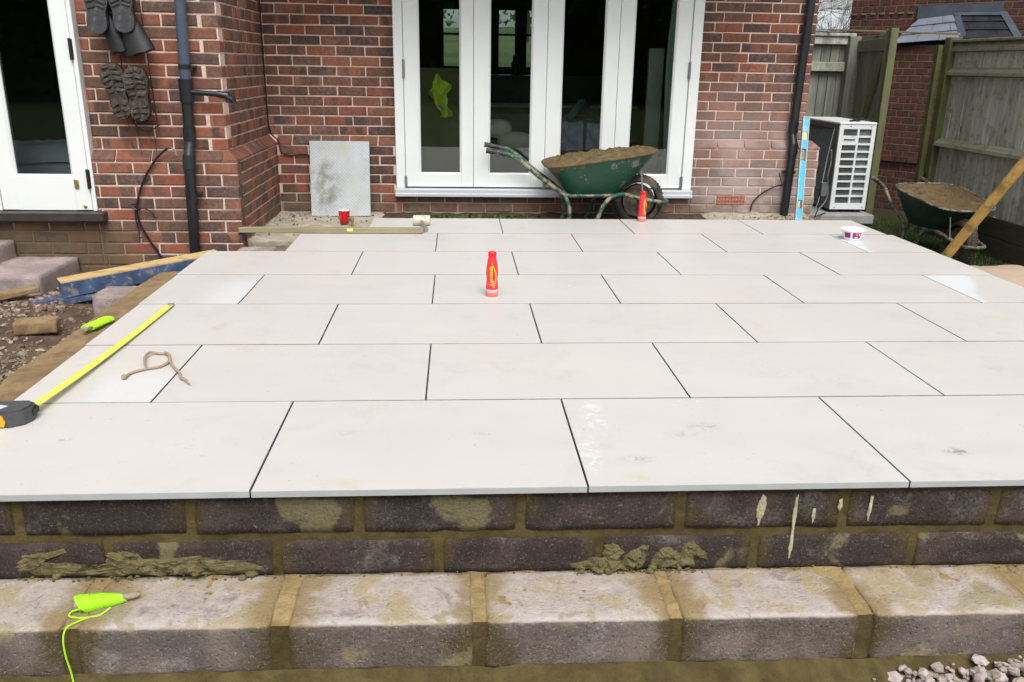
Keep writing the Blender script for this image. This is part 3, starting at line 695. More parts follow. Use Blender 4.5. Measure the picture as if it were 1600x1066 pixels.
rm = MB(); rm.box((WX0, WU+.25, -.47), (-1.46, 9.14, -.02)); rm.box((-1.459, YU+.26, -.47), (UX1-.26, 9.14, -.02)); rm.build('room_floor', M_darkfloor, house)
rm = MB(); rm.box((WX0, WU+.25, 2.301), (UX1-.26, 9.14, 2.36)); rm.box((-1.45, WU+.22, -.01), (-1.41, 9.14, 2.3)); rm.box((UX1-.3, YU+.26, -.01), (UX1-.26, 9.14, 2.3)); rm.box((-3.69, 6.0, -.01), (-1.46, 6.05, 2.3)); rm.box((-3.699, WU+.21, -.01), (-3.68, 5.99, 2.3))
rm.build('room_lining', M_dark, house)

# ---- folding doors
df = MB(); FY0, FY1 = YL-.012, YL+.09
df.box((OP0+.002, FY0, .126), (-.137, FY1, 2.155), .004); df.box((2.121, FY0, .126), (OP1-.003, FY1, 2.155), .004); df.box((-.136, FY0, 2.09), (2.120, FY1, 2.155), .004)
df.build('door_frame', M_white, house)
sl = MB(); sl.box((OP0-.008, YL-.055, .072), (OP1+.004, YL+.09, .125), .006); sl.box((OP0-.008, YL-.062, .062), (OP1+.004, YL-.048, .090), .004)
sl.build('door_threshold', M_alu, house)
MB().box((-.135, YL+.02, .1255), (2.12, YL+.08, .133)).build('threshold_seal', M_blackmet, house)
leaves = [(-.134, .4085, -.022, .312), (.4115, .9835, .532, .872), (.9865, 1.5485, 1.101, 1.443), (1.5515, 2.118, 1.662, 2.003)]
def leaf_panel(x0, x1, g0, g1, zb, gz, zt, y, th, parent, name='folding_door_leaf'):
    t = MB(); y1 = y+th; gt = zt-.10
    t.box((x0, y, zb), (g0, y1, zt), .003); t.box((g1, y, zb), (x1, y1, zt), .003)
    t.box((g0-.001, y+.0005, zb+.0005), (g1+.001, y1-.0005, gz), .0); t.box((g0-.001, y+.0005, gt), (g1+.001, y1-.0005, zt-.0005))
    o = t.build(name, M_white, parent)
    b = MB(); bw_ = .012
    b.prism([(g0, y+.002, gz), (g0+bw_, y+.014, gz+bw_), (g0+bw_, y+.014, gt-bw_), (g0, y+.002, gt)], (0, .012, 0)); b.prism([(g1, y+.002, gz), (g1-bw_, y+.014, gz+bw_), (g1-bw_, y+.014, gt-bw_), (g1, y+.002, gt)], (0, .012, 0))
    b.prism([(g0, y+.002, gz), (g1, y+.002, gz), (g1-bw_, y+.014, gz+bw_), (g0+bw_, y+.014, gz+bw_)], (0, .012, 0)); b.build('glazing_bead', M_white, o)
    MB().box((g0+.002, y+.027, gz+.002), (g1-.002, y+.033, gt-.002)).build('pane', M_glass, o)
    return o
LV = [leaf_panel(a, b, c_, e2, .136, .238, 2.088, YL+.004, .06, house) for a, b, c_, e2 in leaves]
for x, z0, z1, o in ((-.137, .975, 1.115, LV[0]), (-.137, .136, .225, LV[0]), (2.121, .995, 1.13, LV[3]), (2.121, .136, .235, LV[3]), (.985, .128, .235, LV[1]), (1.55, .14, .2, LV[2])):
    h = MB(); h.tube([(x, YL-.016, z0), (x, YL-.016, z1)], .0075, 10); h.box((x-.014, YL-.006, z0+.003), (x+.014, YL+.003, z1-.003)); h.build('hinge', M_steel, o)
# ---- side door in the wing
sd = MB(); DY = WL-.006
sd.box((-2.081, DY, .142), (DR-.002, DY+.09, 2.155), .003); sd.box((-2.735, DY, .142), (-2.650, DY+.09, 2.155), .003); sd.box((-3.69, DY, .142), (-3.6, DY+.09, 2.155)); sd.box((-3.599, DY, 2.09), (-2.082, DY+.09, 2.155))
sd.build('side_door_frame', M_white, house)
sdl = leaf_panel(-2.646, -2.085, -2.545, -2.182, .146, .362, 2.088, DY+.005, .055, house, 'side_door'); sdl['label'] = 'white glazed door leaf beside the hanging boots'
leaf_panel(-3.597, -2.739, -3.48, -2.85, .146, .362, 2.088, DY+.005, .055, house, 'side_window')
for z0 in (1.075, .285):
    h = MB(); h.tube([(-2.083, DY-.012, z0), (-2.083, DY-.012, z0+.125)], .009, 10); h.box((-2.095, DY-.004, z0+.004), (-2.071, DY+.002, z0+.121)); h.build('hinge', M_blackmet, sdl)
for x, z, a, b in ((-2.163, .315, .014, .030), (-2.127, .172, .011, .009)):
    c_ = MB(); c_.box((x-a, DY-.005, z-b), (x+a, DY+.003, z+b), .003); c_.tube([(x, DY-.012, z), (x, DY-.004, z)], .004, 8); c_.build('brass_catch', M_brass, sdl)
cl = MB(); cl.box((-3.7, WL-.075, .082), (-1.995, WL+.05, .140), .006); cl.box((-3.7, WL-.05, .068), (-2.005, WL, .081)); cl.build('door_sill', M_cill, house)
# ---- drain pipes
def pipe(x_top, x_bot, y_up, y_lo, z_bot, mat_up, zsplit, name='downpipe'):
    r_ = .0345; X = lambda z: x_bot + (x_top-x_bot)*(z-z_bot)/(1.6-z_bot)
    a = MB(); a.tube([(X(2.3), y_up, 2.3), (X(zsplit), y_up, zsplit)], r_, 20)
    o = a.build(name, mat_up, house)
    b = MB(); b.tube([(X(zsplit), y_up, zsplit+.0005), (X(.60), y_up, .60), (X(.57), y_up-.006, .565), (X(.50), y_lo+.008, .50), (X(.46), y_lo, .465), (X(.3), y_lo, .3), (X(z_bot), y_lo, z_bot)], r_*.98, 20)
    b.tube([(X(.68), y_up, .68), (X(.60), y_up, .595)], r_*1.13, 20); b.tube([(X(.50), y_lo+.01, .505), (X(.42), y_lo, .42)], r_*1.15, 20)
    b.build('lower_pipe', M_blackpvc, o)
    return o, X
p1, X1_ = pipe(-1.398, -1.452, WU-.05, WL-.045, -.30, M_greypvc, .93)
c_ = MB(); x = X1_(.9); c_.tube([(x, WU-.05, .965), (x, WU-.05, .83)], .043, 20); c_.tube([(x, WU-.05, .972), (x, WU-.05, .962)], .046, 20); c_.build('pipe_collar', M_blackpvc, p1)
c_ = MB(); c_.tube([(x+.03, WU-.055, .893), (x+.20, WU-.075, .882), (x+.225, WU-.075, .882)], .0165, 12); c_.tube([(x+.20, WU-.075, .883), (x+.258, WU-.078, .874), (x+.268, WU-.082, .855), (x+.270, WU-.085, .835)], [.022, .024, .024, .022], 12); c_.tube([(x+.262, WU-.088, .868), (x+.298, WU-.10, .852), (x+.30, WU-.10, .835)], [.02, .022, .014], 8)
c_.build('waste_branch', M_blackpvc, p1)
for z in (1.045, .262):
    y = WU-.05 if z > .5 else WL-.045
    c_ = MB(); c_.tube([(X1_(z), y, z-.013), (X1_(z), y, z+.013)], .0385, 20); c_.box((X1_(z)+.035, y-.004, z-.007), (X1_(z)+.062, y+.05, z+.007)); c_.tube([(X1_(z)+.055, y-.014, z), (X1_(z)+.055, y+.004, z)], .009, 8); c_.build('pipe_clip', M_blackpvc, p1)
p2, X2_ = pipe(3.044, 2.995, YU-.05, YL-.05, -.10, M_blackpvc, 1.2)
c_ = MB(); c_.tube([(X2_(.28), YL-.05, .27), (X2_(.29), YL-.05, .295)], .039, 20); c_.box((X2_(.28)-.05, YL-.055, .275), (X2_(.28)+.05, YL, .29)); c_.build('pipe_clip', M_blackpvc, p2)

# ------------------------------------------------------------------ things inside the room, seen through the panes
ol = MB()
def drape(u, v):
    a = u*2*math.pi; x = .14+.26*math.copysign(abs(math.cos(a))**.35, math.cos(a)); y = 5.72+.20*math.copysign(abs(math.sin(a))**.35, math.sin(a))
    k = 1+.03*math.sin(a*7+v*3)*(1-v); return (.14+(x-.14)*k, 5.72+(y-5.72)*k, -.02+1.07*v)
ol.grid(drape, 60, 10); ol.box((-.10, 5.53, 1.0), (.38, 5.91, 1.046), .02)
ol.build('covered_furniture', M_olive, label='tall piece of furniture under an olive dust sheet behind the first door pane', cat='furniture')
hv = empty('hi_vis_vest', (.14, 5.49, 1.0), label='yellow hi-vis vest hanging on the olive sheet inside the first door pane', cat='vest')
def vest(u, v):
    z = 1.01 - .36*v; wd = (.022+.060*sm(.02, .22, v))*(1-.42*sm(.35, .75, v))+.012*math.sin(v*19+u*3); x = .115+.055*v+.02*math.sin(v*9) + (u-.5)*2*wd
    return (x, 5.49-.03*math.cos((u-.5)*3)-.016*math.sin(u*14+v*11)-.02*fbm(u*4, v*6, 2), z - .05*abs(u-.5)*(1-v))
m = MB(); m.grid(vest, 16, 14); m.grid(lambda u, v: (lambda q: (q[0], q[1]+.015, q[2]))(vest(u, v)), 16, 14); m.build('vest_cloth', M_hivis, hv)
m = MB(); m.grid(lambda u, v: (lambda q: (q[0], q[1]-.004, q[2]))(vest(u, .72+.07*v)), 12, 2); m.build('reflective_band', M_hivisg, hv)
wt = empty('kitchen_worktop', (1.4, 7.9, 0), label='black kitchen worktop with a pale edge below the back windows', cat='worktop')
MB().box((.2, 8.3, .93), (2.6, 9.1, .97), .003).build('top', M_worktop, wt); MB().box((.22, 8.35, -.02), (2.6, 9.1, .929)).build('base_units', M_worktop, wt); MB().box((.2, 7.2, .66), (2.2, 7.6, .69)).build('shelf_edge', M_wtedge, wt)
m = MB(); m.lathe([(0, .97), (.045, .97), (.05, 1.1), (.03, 1.14), (.035, 1.19), (0, 1.19)], 14, (.98, 8.6, 0)); m.build('coffee_jar', M_worktop, label='dark jar standing on the worktop in front of the middle window', cat='jar')
sf = empty('sofa', (.9, 6.3, 0), label='dark sofa with pale cushions inside the second door pane', cat='sofa')
MB().box((.42, 5.9, -.02), (1.9, 6.6, .34), .05).build('seat', M_sofa, sf); MB().box((.42, 6.5, .34), (1.9, 6.75, .62), .05).build('backrest', M_sofa, sf)
def cushion(cx, cy, cz, rx, rz, lab):
    m = MB(); m.grid(lambda u, v: (cx+rx*math.cos(2*math.pi*u)*math.sin(math.pi*v)**.7, cy+.12*math.sin(2*math.pi*u)*math.sin(math.pi*v)**.7, cz+rz*math.cos(math.pi*v)), 20, 10); m.build('cushion', M_cush, label=lab, cat='cushion', group='cushions on the sofa')
cushion(.66, 6.05, .52, .13, .085, 'pale cushion at the left and top of the sofa pile'); cushion(.82, 6.0, .41, .17, .09, 'long pale cushion lying lower right on the sofa')
for i, (x0, x1, zz, lab) in enumerate(((1.24, 1.455, .60, 'left of two blue-grey bulk bags behind the third door pane'), (1.465, 1.69, .59, 'right of two blue-grey bulk bags, its side crumpled, behind the third door pane'))):
    m = MB()
    def bag(u, v, x0=x0, x1=x1, zz=zz):
        a = 2*math.pi*u; cx, hx = (x0+x1)/2, (x1-x0)/2; q = .5
        return (cx+hx*math.copysign(abs(math.cos(a))**q, math.cos(a))*(1+.02*math.sin(9*v+3*a)), 6.2+.25*math.copysign(abs(math.sin(a))**q, math.sin(a))+.015*math.sin(13*v+5*a), .30+(zz-.30)*v+.01*math.sin(a*5))
    m.grid(bag, 40, 10); m.box((x0+.01, 5.96, .30), (x1-.01, 6.44, zz-.01)); m.build('bulk_bag', M_bagb, label=lab, cat='bag', group='bulk bags inside the room')
m = MB(); m.grid(lambda u, v: (1.22+.42*u, 5.98+.4*v, .60+.20*math.exp(-((u-.55)/.22)**2)*(1-.5*abs(v-.4))+.03*fbm(u*5, v*5)), 20, 10); m.grid(lambda u, v: (1.22+.42*u, 5.98+.4*v, .59+.19*math.exp(-((u-.55)/.22)**2)*(1-.5*abs(v-.4))+.03*fbm(u*5, v*5)), 20, 10); m.build('blue_sheet', M_bagt, label='crumpled blue plastic sheet heaped on top of the two bulk bags', cat='sheet')
MB().box((1.2, 5.95, -.02), (1.72, 6.45, .298), .01).build('low_table', M_sofa, label='dark low table carrying the two bulk bags', cat='table')
MB().box((1.93, 5.55, -.02), (2.06, 5.60, 1.24)).build('leaning_board', M_board, label='narrow grey board standing upright behind the fourth door pane', cat='board')
m = MB(); m.grid(lambda u, v: (2.0+.13*u+.012*math.sin(v*9), 5.14+.025*math.sin(u*16)+.02*math.sin(v*5+u*3), -.02+2.2*v), 30, 24); m.grid(lambda u, v: (2.0+.13*u+.012*math.sin(v*9), 5.15+.025*math.sin(u*16)+.02*math.sin(v*5+u*3), -.02+2.2*v), 30, 24)
m.build('curtain', M_curtain, label='pale grey-green curtain bunched at the right edge of the fourth pane', cat='curtain')
m = MB(); m.box((-3.2, 4.0, -.02), (-1.8, 4.6, .40), .03); m.grid(lambda u, v: (-3.2+1.45*u, 3.98+.62*v, .405+.07*fbm(u*3, v*3, 2)+.12*math.sin(v*math.pi)), 30, 14)
m.build('covered_boxes', M_sheet, label='boxes under a blue-white sheet low down inside the side door', cat='boxes')

# ------------------------------------------------------------------ patio: tiles on bedding
patio = empty('patio', (1.05, 2.1, 0), kind='structure')
YR = [-.0285, .6116, 1.2248, 1.8362, 2.4247, 3.0283, 3.618, 4.2]
JN = [[-1.19, -.2753, .63, 1.5353, 2.44, 3.275], [-1.2, -.7447, .168, 1.0807, 1.993, 2.9, 3.285], [-1.205, -.2845, .622, 1.5287, 2.435, 3.29],
      [-1.21, -.7503, .1565, 1.0633, 1.970, 2.877, 3.295], [-1.215, -.2918, .6088, 1.5094, 2.41, 3.3], [-.76, .1454, 1.0484, 1.9514, 2.8544, 3.305], [-.335, .5864, 1.487, 2.3876, 3.27]]
for r_ in range(7):
    for i in range(len(JN[r_])-1):
        x0, x1 = JN[r_][i], JN[r_][i+1]; y0, y1 = YR[r_], YR[r_+1]; g = .0022
        m = MB(); m.box((x0+g, y0+g, -.02), (x1-g, y1-g, 0), .0012)
        c = Vector(((x0+x1)/2, (y0+y1)/2, 0)); tme = m.mesh('tile', [M_tile, M_edge, M_edgef], c)
        for p_ in tme.polygons: p_.material_index = 0 if p_.normal.z > .9 else (2 if (r_ == 0 and p_.normal.y < -.3) or (p_.normal.z > .3 and r_ == 0 and p_.normal.y < -.3) else 1)
        o = inst('tile', tme, patio, c-root_off(patio)+Vector((0, 0, random.uniform(-.0005, .0004))), (random.uniform(-.0006, .0006), random.uniform(-.0006, .0006), 0))
bed = MB(); bed.box((-1.17, .03, -.30), (3.24, 3.0, -.0212)); bed.box((-.72, 3.0005, -.30), (3.24, 3.59, -.0212)); bed.box((-.30, 3.5905, -.30), (3.2, 4.17, -.0212))
bed.build('mortar_bed', M_dirtycem, patio)
sw = MB(); sw.box((3.18, .04, -.47), (3.25, 4.16, -.0225)); sw.build('side_wall', M_block, patio)

# ------------------------------------------------------------------ front block wall and step
SL = -.0077       # the whole wall drops very slightly to the right
front = empty('block_wall', (.42, 0, -.47), label='low wall of dark damp concrete blocks bedded in olive mortar under the tile edge', cat='wall')
front.rotation_euler = (0, -SL, 0); front.rotation_euler = (0, .0077, 0)
def rough_block(a, b, ch, seed, amp=.0035, div=.022, mat=None, parent=None, name='block', worn=()):
    a = Vector(a); b = Vector(b); s_ = b-a; c = (a+b)/2
    nx_, ny_, nz_ = [max(2, int(x/div)) for x in s_]
    bm_ = bmesh.new(); idx = {}
    def P(i, j, k):
        key = (i, j, k)
        if key in idx: return idx[key]
        q = Vector((i/nx_-.5, j/ny_-.5, k/nz_-.5)); p = Vector((q.x*s_.x, q.y*s_.y, q.z*s_.z))
        h = s_/2; inner = Vector([max(-h[t]+ch, min(h[t]-ch, p[t])) for t in range(3)]); dl = p-inner
        if dl.length > ch: p = inner + dl.normalized()*ch
        w_ = p + c; n1 = noise.noise(w_*38+Vector((seed, 0, 0))); n2 = noise.noise(w_*9+Vector((0, seed, 0)))
        dr = (p - inner*.0).normalized() if dl.length < 1e-6 else dl.normalized()
        p = p + dr*(n1*amp+n2*amp*1.1)
        idx[key] = bm_.verts.new(p); return idx[key]
    for (n1_, n2_, f_) in ((nx_, ny_, lambda u, v, e: (u, v, e*nz_)), (nx_, nz_, lambda u, v, e: (u, e*ny_, v)), (ny_, nz_, lambda u, v, e: (e*nx_, u, v))):
        for e in (0, 1):
            for u in range(n1_):
                for v in range(n2_):
                    bm_.faces.new([P(*f_(u, v, e)), P(*f_(u+1, v, e)), P(*f_(u+1, v+1, e)), P(*f_(u, v+1, e))])
    bmesh.ops.recalc_face_normals(bm_, faces=bm_.faces); me = bpy.data.meshes.new(name); bm_.to_mesh(me); bm_.free()
    me.polygons.foreach_set('use_smooth', [True]*len(me.polygons)); me.materials.append(mat)
    return inst(name, me, parent, c-root_off(parent))
xj = [-1.345, -.900, -.450, .002, .447, .898, 1.370, 1.812, 2.262, 2.712, 3.17]
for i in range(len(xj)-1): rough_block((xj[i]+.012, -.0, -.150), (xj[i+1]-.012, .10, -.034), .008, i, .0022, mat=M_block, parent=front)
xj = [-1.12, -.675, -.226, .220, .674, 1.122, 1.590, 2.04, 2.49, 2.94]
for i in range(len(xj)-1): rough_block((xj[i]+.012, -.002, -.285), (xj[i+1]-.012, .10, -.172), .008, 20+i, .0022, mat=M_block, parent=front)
m = MB()
def mj(u, v):
    x = -1.35+4.55*u; z = -.29+.262*v; return (x, .006+.0035*fbm(x*9, z*22, 3)+.002*fbm(x*40, z*40), z)
m.grid(mj, 340, 22); m.box((-1.35, .02, -.30), (3.2, .11, -.024)); m.build('mortar_joints', M_wet, front, off=(.42, 0, -.47))
# squeezed mortar on the face of the wall and on the step
def smear(pts, y0, th, seed, n=36, name='mortar_smear', mat=M_smear, rough=1.0):
    """lumpy slab whose outline is the polygon pts (x,z); star-shaped around its centre, bulging towards -Y"""
    cx = sum(p[0] for p in pts)/len(pts); cz = sum(p[1] for p in pts)/len(pts); m = MB(); N = len(pts)
    def fn(u, v):
        t_ = (u % 1.0)*N; i = int(t_) % N; f = t_-int(t_); q = (pts[i][0]*(1-f)+pts[(i+1) % N][0]*f, pts[i][1]*(1-f)+pts[(i+1) % N][1]*f)
        j = 1+(.22*noise.noise(Vector((q[0]*60, q[1]*60, seed)))+.12*noise.noise(Vector((q[0]*190, q[1]*190, seed))))*v
        x = cx+(q[0]-cx)*v*j; z = cz+(q[1]-cz)*v*j
        h = th*(1-v**4)*(.65+1.1*rough*max(-.5, fbm(x*26, z*34, seed))+.25*noise.noise(Vector((x*120, z*120, seed)))*(th > .008)) + .0015
        return (x, y0-h*(1 if v < .999 else 0), z)
    m.grid(fn, max(90, N*10), 16); return m
front_sm = [
    ([(1.222, -.150), (1.219, -.110), (1.222, -.05), (1.229, -.052), (1.231, -.105), (1.229, -.155), (1.232, -.215), (1.226, -.25), (1.221, -.21)], .003, 8.1), ([(1.276, -.088), (1.275, -.115), (1.280, -.135), (1.286, -.118), (1.284, -.09)], .003, 8.2), ([(1.348, -.06), (1.347, -.085), (1.354, -.10), (1.361, -.08), (1.358, -.055)], .003, 8.3), ([(1.440, -.055), (1.436, -.11), (1.441, -.13), (1.447, -.10), (1.447, -.05)], .003, 8.4),
    ([(-.905, -.268), (-.90, -.222), (-.85, -.238), (-.78, -.252), (-.70, -.249), (-.68, -.225), (-.672, -.205), (-.64, -.196), (-.60, -.205), (-.585, -.222), (-.52, -.222), (-.45, -.215), (-.41, -.222), (-.36, -.236), (-.315, -.228), (-.295, -.236), (-.292, -.272), (-.6, -.276)], .016, 1),
    ([(-.93, -.245), (-.90, -.205), (-.84, -.198), (-.80, -.190), (-.78, -.196), (-.83, -.212), (-.86, -.238), (-.90, -.262)], .010, 2),
    ([(-.52, -.272), (-.515, -.245), (-.49, -.228), (-.455, -.228), (-.42, -.242), (-.40, -.272)], .022, 3),
    ([(.596, -.272), (.60, -.255), (.63, -.248), (.66, -.236), (.70, -.238), (.73, -.246), (.76, -.258), (.77, -.275)], .026, 4),
    ([(.685, -.24), (.685, -.198), (.71, -.192), (.73, -.202), (.742, -.222), (.73, -.245), (.70, -.252)], .010, 5),
    ([(.735, -.275), (.745, -.235), (.765, -.215), (.785, -.205), (.80, -.196), (.812, -.20), (.81, -.235), (.80, -.275)], .022, 6),
    ([(.818, -.272), (.825, -.24), (.845, -.215), (.87, -.206), (.895, -.214), (.91, -.235), (.912, -.274)], .014, 7),
    ([(.895, -.274), (.905, -.225), (.915, -.195), (.94, -.190), (.965, -.208), (.985, -.245), (.965, -.238), (.945, -.235), (.952, -.274)], .013, 8),
    ([(1.118, -.060), (1.125, -.045), (1.138, -.05), (1.14, -.09), (1.13, -.118), (1.123, -.145), (1.116, -.12), (1.112, -.09)], .004, 9),
    ([(-.485, -.145), (-.48, -.05), (-.43, -.045), (-.405, -.09), (-.40, -.145)], .006, 10), ([(-.905, -.15), (-.90, -.05), (-.84, -.045), (-.82, -.09), (-.83, -.15)], .005, 11),
    ([(.43, -.15), (.425, -.05), (.50, -.042), (.54, -.07), (.52, -.10), (.47, -.15)], .004, 12), ([(.90, -.155), (.88, -.05), (.95, -.045), (.965, -.11), (.955, -.155)], .004, 13), ([(1.36, -.155), (1.37, -.05), (1.42, -.04), (1.45, -.06), (1.43, -.10), (1.39, -.155)], .005, 14),
    ([(1.795, -.16), (1.80, -.045), (1.85, -.045), (1.85, -.16)], .004, 15)]
for pts, th, sd_ in front_sm:
    if sd_ >= 10: continue
    mm = smear(pts, -.0015, th, sd_); mm.build('mortar_smear', M_splash if 8 < sd_ <= 9 else (M_smear if sd_ < 9 else M_wet), front, off=(.42, 0, -.47), fix=False)
lum = MB(); rd = random.Random(5)
for k in range(190):                      # crumbs of mortar sitting in the angle between wall and step
    big = k < 16
    x = rd.uniform(.60, .95) if k % 3 == 0 else (rd.uniform(-.92, -.28) if k % 3 == 1 else rd.uniform(-1.1, 2.1)); big = big and k % 3 < 2; s_ = rd.uniform(.006, .014) if big else rd.uniform(.0015, .005)
    y = -rd.uniform(.006, .03); z = -.274+s_*.5; N = 7
    lum.grid(lambda u, v: (x+s_*math.cos(2*math.pi*u)*math.sin(math.pi*v)*(1+.4*noise.noise(Vector((u*6, v*6, k)))), y+s_*math.sin(2*math.pi*u)*math.sin(math.pi*v), z+s_*.8*math.cos(math.pi*v)), N, 5)
tag(lum.build('mortar_crumbs', M_smear, front, off=(.42, 0, -.47), fix=False), kind='stuff')

step = empty('block_step', (.42, -.1, -.47), label='broad step of pale-topped concrete blocks with sandy mortar joints along the foot of the wall', cat='step')
step.rotation_euler = (0, .0077, 0)
xs = [-1.21, -.695, -.180, .330, .848, 1.357, 1.86, 2.37]
for i in range(len(xs)-1):
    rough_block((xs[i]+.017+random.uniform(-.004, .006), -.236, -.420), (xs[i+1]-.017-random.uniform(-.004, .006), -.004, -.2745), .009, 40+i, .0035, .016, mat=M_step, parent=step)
m = MB()
def sj(u, v):      # mortar between the step blocks: top then front face
    x = -1.3+3.75*u
    if v < .5: y = -.002-.226*(v*2); z = -.2785
    else: y = -.229; z = -.2785-.16*(v-.5)*2
    k = sm(.35, .5, v)*sm(.65, .5, v); y += .006*k; z -= .004*k
    return (x, y+(.0035*fbm(x*14, z*14, 9) if v >= .5 else 0), z+(.0035*fbm(x*14, y*14, 4) if v < .5 else 0))
m.grid(lambda u, v: sj(u, v*.5), 300, 20); m.box((-1.3, -.21, -.45), (2.45, -.004, -.288)); m.build('mortar_joints', M_topmortar, step, off=(.42, -.1, -.47))
m = MB(); m.grid(lambda u, v: sj(u, .5+v*.5), 300, 20); m.build('front_joints', M_wet, step, off=(.42, -.1, -.47))
m = MB()
def haunch(u, v):
    x = -1.3+3.75*u; t_ = v; y = -.236-.10*t_**.8; z = -.408-.075*t_ + .008*fbm(x*7, t_*3, 2)+.003*fbm(x*30, t_*12)
    return (x, y, z)
m.grid(haunch, 260, 16); m.build('mortar_haunch', M_wet, step, off=(.42, -.1, -.47))

def stones(name, mat, spots, smin, smax, seed, parent=None, **k):
    rd = random.Random(seed); m = MB(); t = (1+5**.5)/2
    iv = [Vector(v).normalized() for v in ((-1, t, 0), (1, t, 0), (-1, -t, 0), (1, -t, 0), (0, -1, t), (0, 1, t), (0, -1, -t), (0, 1, -t), (t, 0, -1), (t, 0, 1), (-t, 0, -1), (-t, 0, 1))]
    fc = [(0, 11, 5), (0, 5, 1), (0, 1, 7), (0, 7, 10), (0, 10, 11), (1, 5, 9), (5, 11, 4), (11, 10, 2), (10, 7, 6), (7, 1, 8), (3, 9, 4), (3, 4, 2), (3, 2, 6), (3, 6, 8), (3, 8, 9), (4, 9, 5), (2, 4, 11), (6, 2, 10), (8, 6, 7), (9, 8, 1)]
    for (x, y, z) in spots:
        s_ = smin+(smax-smin)*rd.random()**2.2; sc = Vector((rd.uniform(.7, 1.4), rd.uniform(.6, 1.2), rd.uniform(.4, .8)))*s_; rm_ = Matrix.Rotation(rd.uniform(0, 6), 3, 'Z') @ Matrix.Rotation(rd.uniform(-.6, .6), 3, 'X')
        m.add([Vector((x, y, z+s_*.2)) + rm_ @ Vector((v.x*sc.x*rd.uniform(.75, 1.2), v.y*sc.y*rd.uniform(.75, 1.2), v.z*sc.z*rd.uniform(.8, 1.15))) for v in iv], fc)
    return m.build(name, mat, parent, fix=False, kind='stuff', **k)
rd = random.Random(3)
gz = lambda x, y: -.475+.022*fbm(x*5, y*5, 7) + .05*sm(1.15, 1.9, x)
MB().grid(lambda u, v: (-1.6+4.4*u, -.9+.62*v, gz(-1.6+4.4*u, -.9+.62*v)-.008), 80, 14).build('trench_soil', M_soil, kind='structure')
sp = []
for _ in range(2600):
    x = rd.uniform(1.15, 2.3); y = rd.uniform(-.75, -.262)
    if x < 1.42+.9*(-.27-y) and rd.random() < .8: continue
    sp.append((x, y, gz(x, y)+rd.uniform(-.004, .018)))
tag(stones('gravel_heap', M_gravel, sp, .006, .021, 11), 'pale chippings and broken stone heaped against the bottom of the step at the right', 'gravel')
sp = [(rd.uniform(-1.4, 1.3), rd.uniform(-.7, -.33), -.47) for _ in range(260)]
stones('loose_grit', M_gravel, sp, .003, .012, 12, label='scattered grit on the soil in front of the step', cat='grit')

# ------------------------------------------------------------------ left-hand side: wall top, rubble, blocks
lw = empty('side_block_wall', (-1.35, 1.5, -.47), label='low block wall with brown mortar on its top along the left edge of the tiles', cat='wall')
m = MB()
def strip(u, v):
    y = .0+2.72*v; xl = -1.405+.012*fbm(y*4, 1, 0); 
    if u < .8: x = -1.165+(xl+1.165)*(u/.8); z = -.050-.006*(u/.8)+.006*fbm(x*9, y*6, 2)+.002*fbm(x*30, y*30)
    else: x = xl-.006*(u-.8); z = -.056-(u-.8)/.2*.30+.0
    return (x, y, z)
m.grid(strip, 24, 190); m.build('mortar_top', M_strip, lw)
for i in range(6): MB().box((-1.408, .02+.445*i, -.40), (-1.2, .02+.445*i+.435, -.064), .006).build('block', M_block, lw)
def rub_h(x, y):
    h = -.275+.03*fbm(x*1.6, y*1.6, 5)+.012*fbm(x*7, y*7, 1)
    h += .06*math.exp(-((x+2.15)**2+(y-2.75)**2)/.10) + .03*math.exp(-((x+1.95)**2+(y-2.4)**2)/.08)
    h -= .03*sm(1.9, .8, y)
    return h
MB().grid(lambda u, v: (-5+3.6*u, -.6+4.2*v, rub_h(-5+3.6*u, -.6+4.2*v)), 150, 175).build('rubble_ground', M_rubblesoil, kind='structure')
sp = []; sp2 = []
for _ in range(9500):
    x = rd.uniform(-2.9, -1.43); y = rd.uniform(.5, 3.3); z = rub_h(x, y)
    dens = .35+.5*(fbm(x*3, y*3, 8) > 0)
    if y > 2.0 and rd.random() < dens*.8: sp.append((x, y, z))
    elif y <= 2.0: sp2.append((x, y, z))
tag(stones('rubble_stones', M_stone, sp, .004, .022, 13), 'small broken stones and brick chips on the brown soil below the planks', 'rubble')
tag(stones('dusty_rubble', M_palestone, sp2, .004, .020, 14), 'dusty pale gravel between the brick chunk and the sandy board', 'gravel')
rough_block((-2.85, 3.02, -.33), (-2.21, 3.585, -.155), .006, 61, .003, .024, mat=M_paleblock, name='step_block'); tag(bpy.context.scene.objects[-1] if False else [o for o in COL.objects if o.name.startswith('step_block')][-1], 'flat pale pinkish concrete block step below the side door', 'concrete block')
b_ = rough_block((-3.3, 3.30, -.30), (-2.60, 3.585, -.045), .006, 62, .003, .024, mat=M_paleblock, name='step_block'); tag(b_, 'taller grey concrete block against the wall at the left edge below the side door', 'concrete block')
b_ = rough_block((-1.665, 2.42, -.32), (-1.43, 2.64, -.115), .006, 63, .003, .02, mat=M_paleblock, name='loose_block'); tag(b_, 'single pale concrete block standing beside the wall top under the blue plank', 'concrete block')
b_ = rough_block((-1.13, 3.08, -.30), (-.90, 3.50, -.070), .006, 64, .003, .02, mat=M_paleblock, name='loose_block'); tag(b_, 'pale block showing in the gap between the tiles and the house corner', 'concrete block')
b_ = rough_block((-.10, -.05, -.035), (.10, .05, .035), .008, 65, .005, .014, mat=M_strip, name='brick_chunk'); b_.location = (-1.845, 2.17, -.205); b_.rotation_euler = (0, 0, R(14)); tag(b_, 'mortar-caked brick lying alone on the rubble left of the neon line', 'brick')
